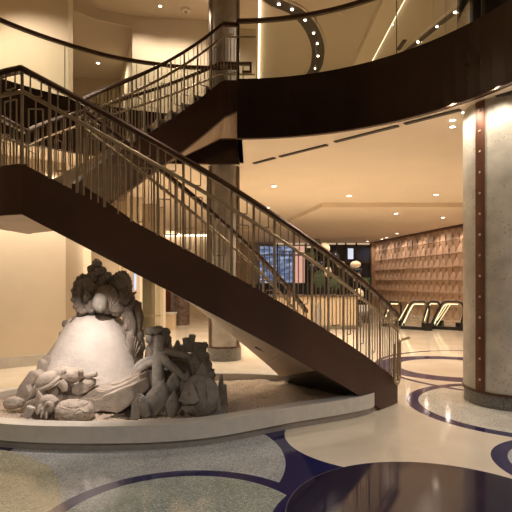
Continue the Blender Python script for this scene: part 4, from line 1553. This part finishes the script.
escalator('escalator with lit glass sides nearest the concrete column', ((430, 463.5, 301.5, 329.5, 16.4), (422, 440, 301.5, 328.5, 17.4)))
escalator('escalator with lit glass sides next to the stair end', ((400, 429, 301.5, 330, 16.4), (382, 401, 301.5, 328, 17.4)))

# ---------------------------------------------------------------- corridor behind the sculpture
cb = thing('reception_counter', 'small pale counter below the red-brown panel behind the sculpture', 'counter', (-3.05, 16.6, 0))
bm = NB(); box(bm, (-3.0, 16.6, 0.24), (0.62, 0.5, 0.48)); obj('counter_body', bm, M['wood'], cb)
bm = NB(); box(bm, (-3.0, 16.58, 0.50), (0.68, 0.56, 0.05)); obj('counter_top', bm, M['rim'], cb)
bm = NB(); box(bm, (-3.35, 18.9, 1.05), (1.6, 0.12, 2.1))
tag(obj('wood_panel', bm, M['mahogany'], loc=(-3.35, 18.9, 0)), 'red-brown wood panel seen behind the sculpture beneath the stair', 'panel')
bm = NB(); lathe(bm, [(0.34, 0), (0.34, 2.15), (0.30, 2.2)], (-2.72, 17.9, 0), 32)
tag(obj('marble_pier', bm, M['brownstone'], smooth=True, loc=(-2.72, 17.9, 0)), 'dark brown marble pier beside the red-brown wood panel', 'pier', kind='thing')
bm = NB(); box(bm, (-3.30, 13.64, 1.55), (0.05, 0.03, 0.44))
tag(obj('light_slit', bm, M['blue_slit'], loc=(-3.30, 13.64, 1.55)), 'thin bluish light slit in the wall above the carved head', 'light')
gd = thing('glass_screen', 'greenish glass screen with bright edge between the pier and panel', 'screen', (-3.0, 14.6, 0))
bm = NB(); box(bm, (-3.2, 14.6, 1.4), (0.8, 0.03, 2.8)); obj('glass_pane', bm, M['glass'], gd)
bm = NB(); box(bm, (-3.2, 14.6, 0.56), (0.84, 0.06, 0.05)); obj('cross_rail', bm, M['brass'], gd)

# ---------------------------------------------------------------- ceiling fittings


def linear_slot(label, a, b):
    (x0, y0), (x1, y1) = a, b
    p = G(x0, y0, ZF0 - 0.012); q = G(x1, y1, ZF0 - 0.012)
    bm = NB(); bar(bm, p, q, 0.02, 0.075, up=(0, 0, 1))
    tag(obj('air_slot', bm, M['slot'], loc=tuple((p + q) / 2)), label, 'vent', 'dark linear slots in the curved ceiling')


linear_slot('short dark ceiling slot farthest left, near the slender column', (254, 163.5), (274.5, 158))
linear_slot('long dark ceiling slot second from the left', (280, 156.8), (327, 145))
linear_slot('long dark ceiling slot below the middle of the gallery edge', (335, 142), (398, 126))
linear_slot('dark ceiling slot ending beside the thick concrete column', (405, 124), (460, 110))
linear_slot('dark ceiling slot at the right edge above the thick column', (497, 97), (530, 87))

dl0 = None


def downlight(p, label, group, r=0.045):
    global dl0
    if dl0 is None:
        dl0 = thing('downlight', label, 'light', (0, 0, 0), group)
        bm = NB(); lathe(bm, [(0.7, 0.0), (1.0, 0.0), (1.0, -0.12), (0.7, -0.12), (0.7, 0.0)], (0, 0, 0), 24, caps=False); bm.faces.ensure_lookup_table()
        obj('trim_ring', bm, M['trim_white'], dl0)
        bm = NB(); lathe(bm, [(0.01, -0.05), (0.74, -0.05), (0.74, -0.10), (0.01, -0.10)], (0, 0, 0), 24); obj('lamp', bm, M['lamp'], dl0)
        c = dl0
    else:
        c = copy_tree(dl0); c['label'] = label; c['group'] = group
    c.location = p; c.scale = (r, r, r)
    return c


GL = 'small downlights in the lobby ceiling'
for x, y, z, lb in ((274, 186, ZF0, 'small ceiling downlight left of centre near the slender column'), (267.5, 207.5, ZF0, 'small ceiling downlight just below the first, by the stepped ceiling'),
                    (349, 195.6, ZF0, 'small ceiling downlight in the middle above the ceiling step'), (436, 194.5, ZF0, 'small ceiling downlight above the ceiling step towards the thick column'),
                    (396, 213.5, 3.74, 'ceiling downlight in the dropped ceiling, centre row'), (443, 217.5, 3.74, 'ceiling downlight in the dropped ceiling nearest the thick column'),
                    (397, 233.5, 3.74, 'distant ceiling downlight before the faceted wall top edge'), (382, 239, 3.74, 'faint distant ceiling downlight left of another near the faceted wall'),
                    (386.5, 237.5, 3.74, 'faint distant ceiling downlight right beside its twin near the faceted wall'), (367.5, 241.3, 3.74, 'farthest ceiling downlight above the dark windows')):
    p = G(x, y, z); downlight(tuple(p), lb, GL, 0.085)
GCc = 'bright downlights ringing the thick column'
for x, y, lb in ((452.5, 120, 'upper downlight of the pair left of the thick column'), (452.5, 126.5, 'lower downlight of the pair left of the thick column'), (465, 112, 'bright downlight at the upper left of the thick column'),
                 (485.5, 105, 'bright downlight above the copper strip of the thick column'), (510, 101, 'bright downlight at the right picture edge above the thick column')):
    p = G(x, y, ZF0); downlight(tuple(p), lb, GCc, 0.06)
GU = 'downlights in the gallery ceilings'
p = G(98, 63, 7.165); downlight((p.x, p.y, 7.165), 'bright downlight in the recessed corridor ceiling at upper left', GU, 0.06)
p = G(160, 6, ZC); downlight((p.x, p.y, ZC), 'bright downlight in the gallery ceiling above the pale wall', GU, 0.05)
p = G(392, 24.5, ZC); downlight((p.x, p.y, ZC), 'faint downlight between the lit beam and the straight track', GU, 0.04)

sm = thing('smoke_detector', 'round white detector on the gallery ceiling near the downlight', 'detector', tuple(G(186, 9.5, ZC)))
p = G(186, 9.5, ZC)
bm = NB(); lathe(bm, [(0.01, 0.0), (0.10, 0.0), (0.10, -0.02), (0.07, -0.05), (0.01, -0.055)], p, 28); obj('housing', bm, M['trim_white'], sm, smooth=True)
bm = NB(); lathe(bm, [(0.01, -0.05), (0.04, -0.05), (0.03, -0.075), (0.01, -0.078)], p, 20); obj('sensor', bm, M['steel'], sm, smooth=True)
p = G(342, 12, ZC)
sd = thing('ceiling_sensor', 'small bright dome sensor on the ceiling above the right gallery', 'sensor', tuple(p))
bm = NB(); lathe(bm, [(0.01, 0.0), (0.06, 0.0), (0.06, -0.015), (0.01, -0.02)], p, 24); obj('plate', bm, M['trim_white'], sd)
bm = NB(); lathe(bm, [(0.045, -0.015), (0.04, -0.045), (0.02, -0.06), (0.005, -0.062)], p, 20); obj('dome', bm, M['trim_white'], sd, smooth=True)


def light_track(label, pts, w, n_l):
    c = pts[len(pts) // 2]
    root = thing('light_track', label, 'light track', tuple(c))
    bm = NB(); sweep(bm, pts, [(-w / 2, -0.02), (w / 2, -0.02), (w / 2, 0.0), (-w / 2, 0.0)]); obj('channel', bm, M['slot'], root)
    bm = NB(); sweep(bm, pts, [(-w / 2 - .05, -0.03), (-w / 2, -0.03), (-w / 2, 0.0), (-w / 2 - .05, 0.0)]); obj('edge_trim', bm, M['upper_ceiling'], root)
    bm = NB(); sweep(bm, pts, [(w / 2, -0.03), (w / 2 + .05, -0.03), (w / 2 + .05, 0.0), (w / 2, 0.0)]); obj('edge_trim', bm, M['upper_ceiling'], root)
    for i in range(n_l):
        k = int((i + 0.5) / n_l * (len(pts) - 1))
        bm = NB(); lathe(bm, [(0.005, -0.02), (0.026, -0.02), (0.024, -0.04), (0.005, -0.04)], pts[k], 16); obj('lamp', bm, M['lamp'], root)
    return root


light_track('curved dark ceiling track with lamps seen through the gallery glass', spline([G(x, y, ZC) for x, y in ((262, -10), (276, 1.5), (295, 10), (309, 24), (316.5, 40), (318, 55), (314, 70), (300, 84))], 6), 0.32, 9)
light_track('straight dark ceiling track with lamps near the top right', [G(x, y, ZC) for x, y in ((474, -6), (455, 11), (437, 25.5), (418, 41), (400, 55))], 0.16, 6)
bm = NB(); bar(bm, G(405, 40, ZC - .01), G(398, 50, ZC - .01), 0.02, 0.1, up=(0, 0, 1))
tag(obj('air_slot', bm, M['slot'], loc=tuple(G(401, 45, ZC))), 'short dark slot in the ceiling between the lit beam and straight track', 'vent')
# grey pleated curtain at the top right
bm = NB()
c0, c1 = Vector((4.55, 10.7, 0)), Vector((7.2, 8.6, 0))
u_ = (c1 - c0); n_ = Vector((-u_.y, u_.x, 0)).normalized()
pts = [c0 + u_ * (i / 160) + n_ * 0.05 * math.sin(i * 2 * PI / 8) for i in range(161)]
plate(bm, [with_z(p, 7.38) for p in pts], [with_z(p, 4.85) for p in pts], 0.01)
tag(obj('pleated_curtain', bm, M['curtain'], smooth=True, loc=(5.8, 9.6, 4.85)), 'grey pleated curtain hanging behind the gallery glass at top right', 'curtain')
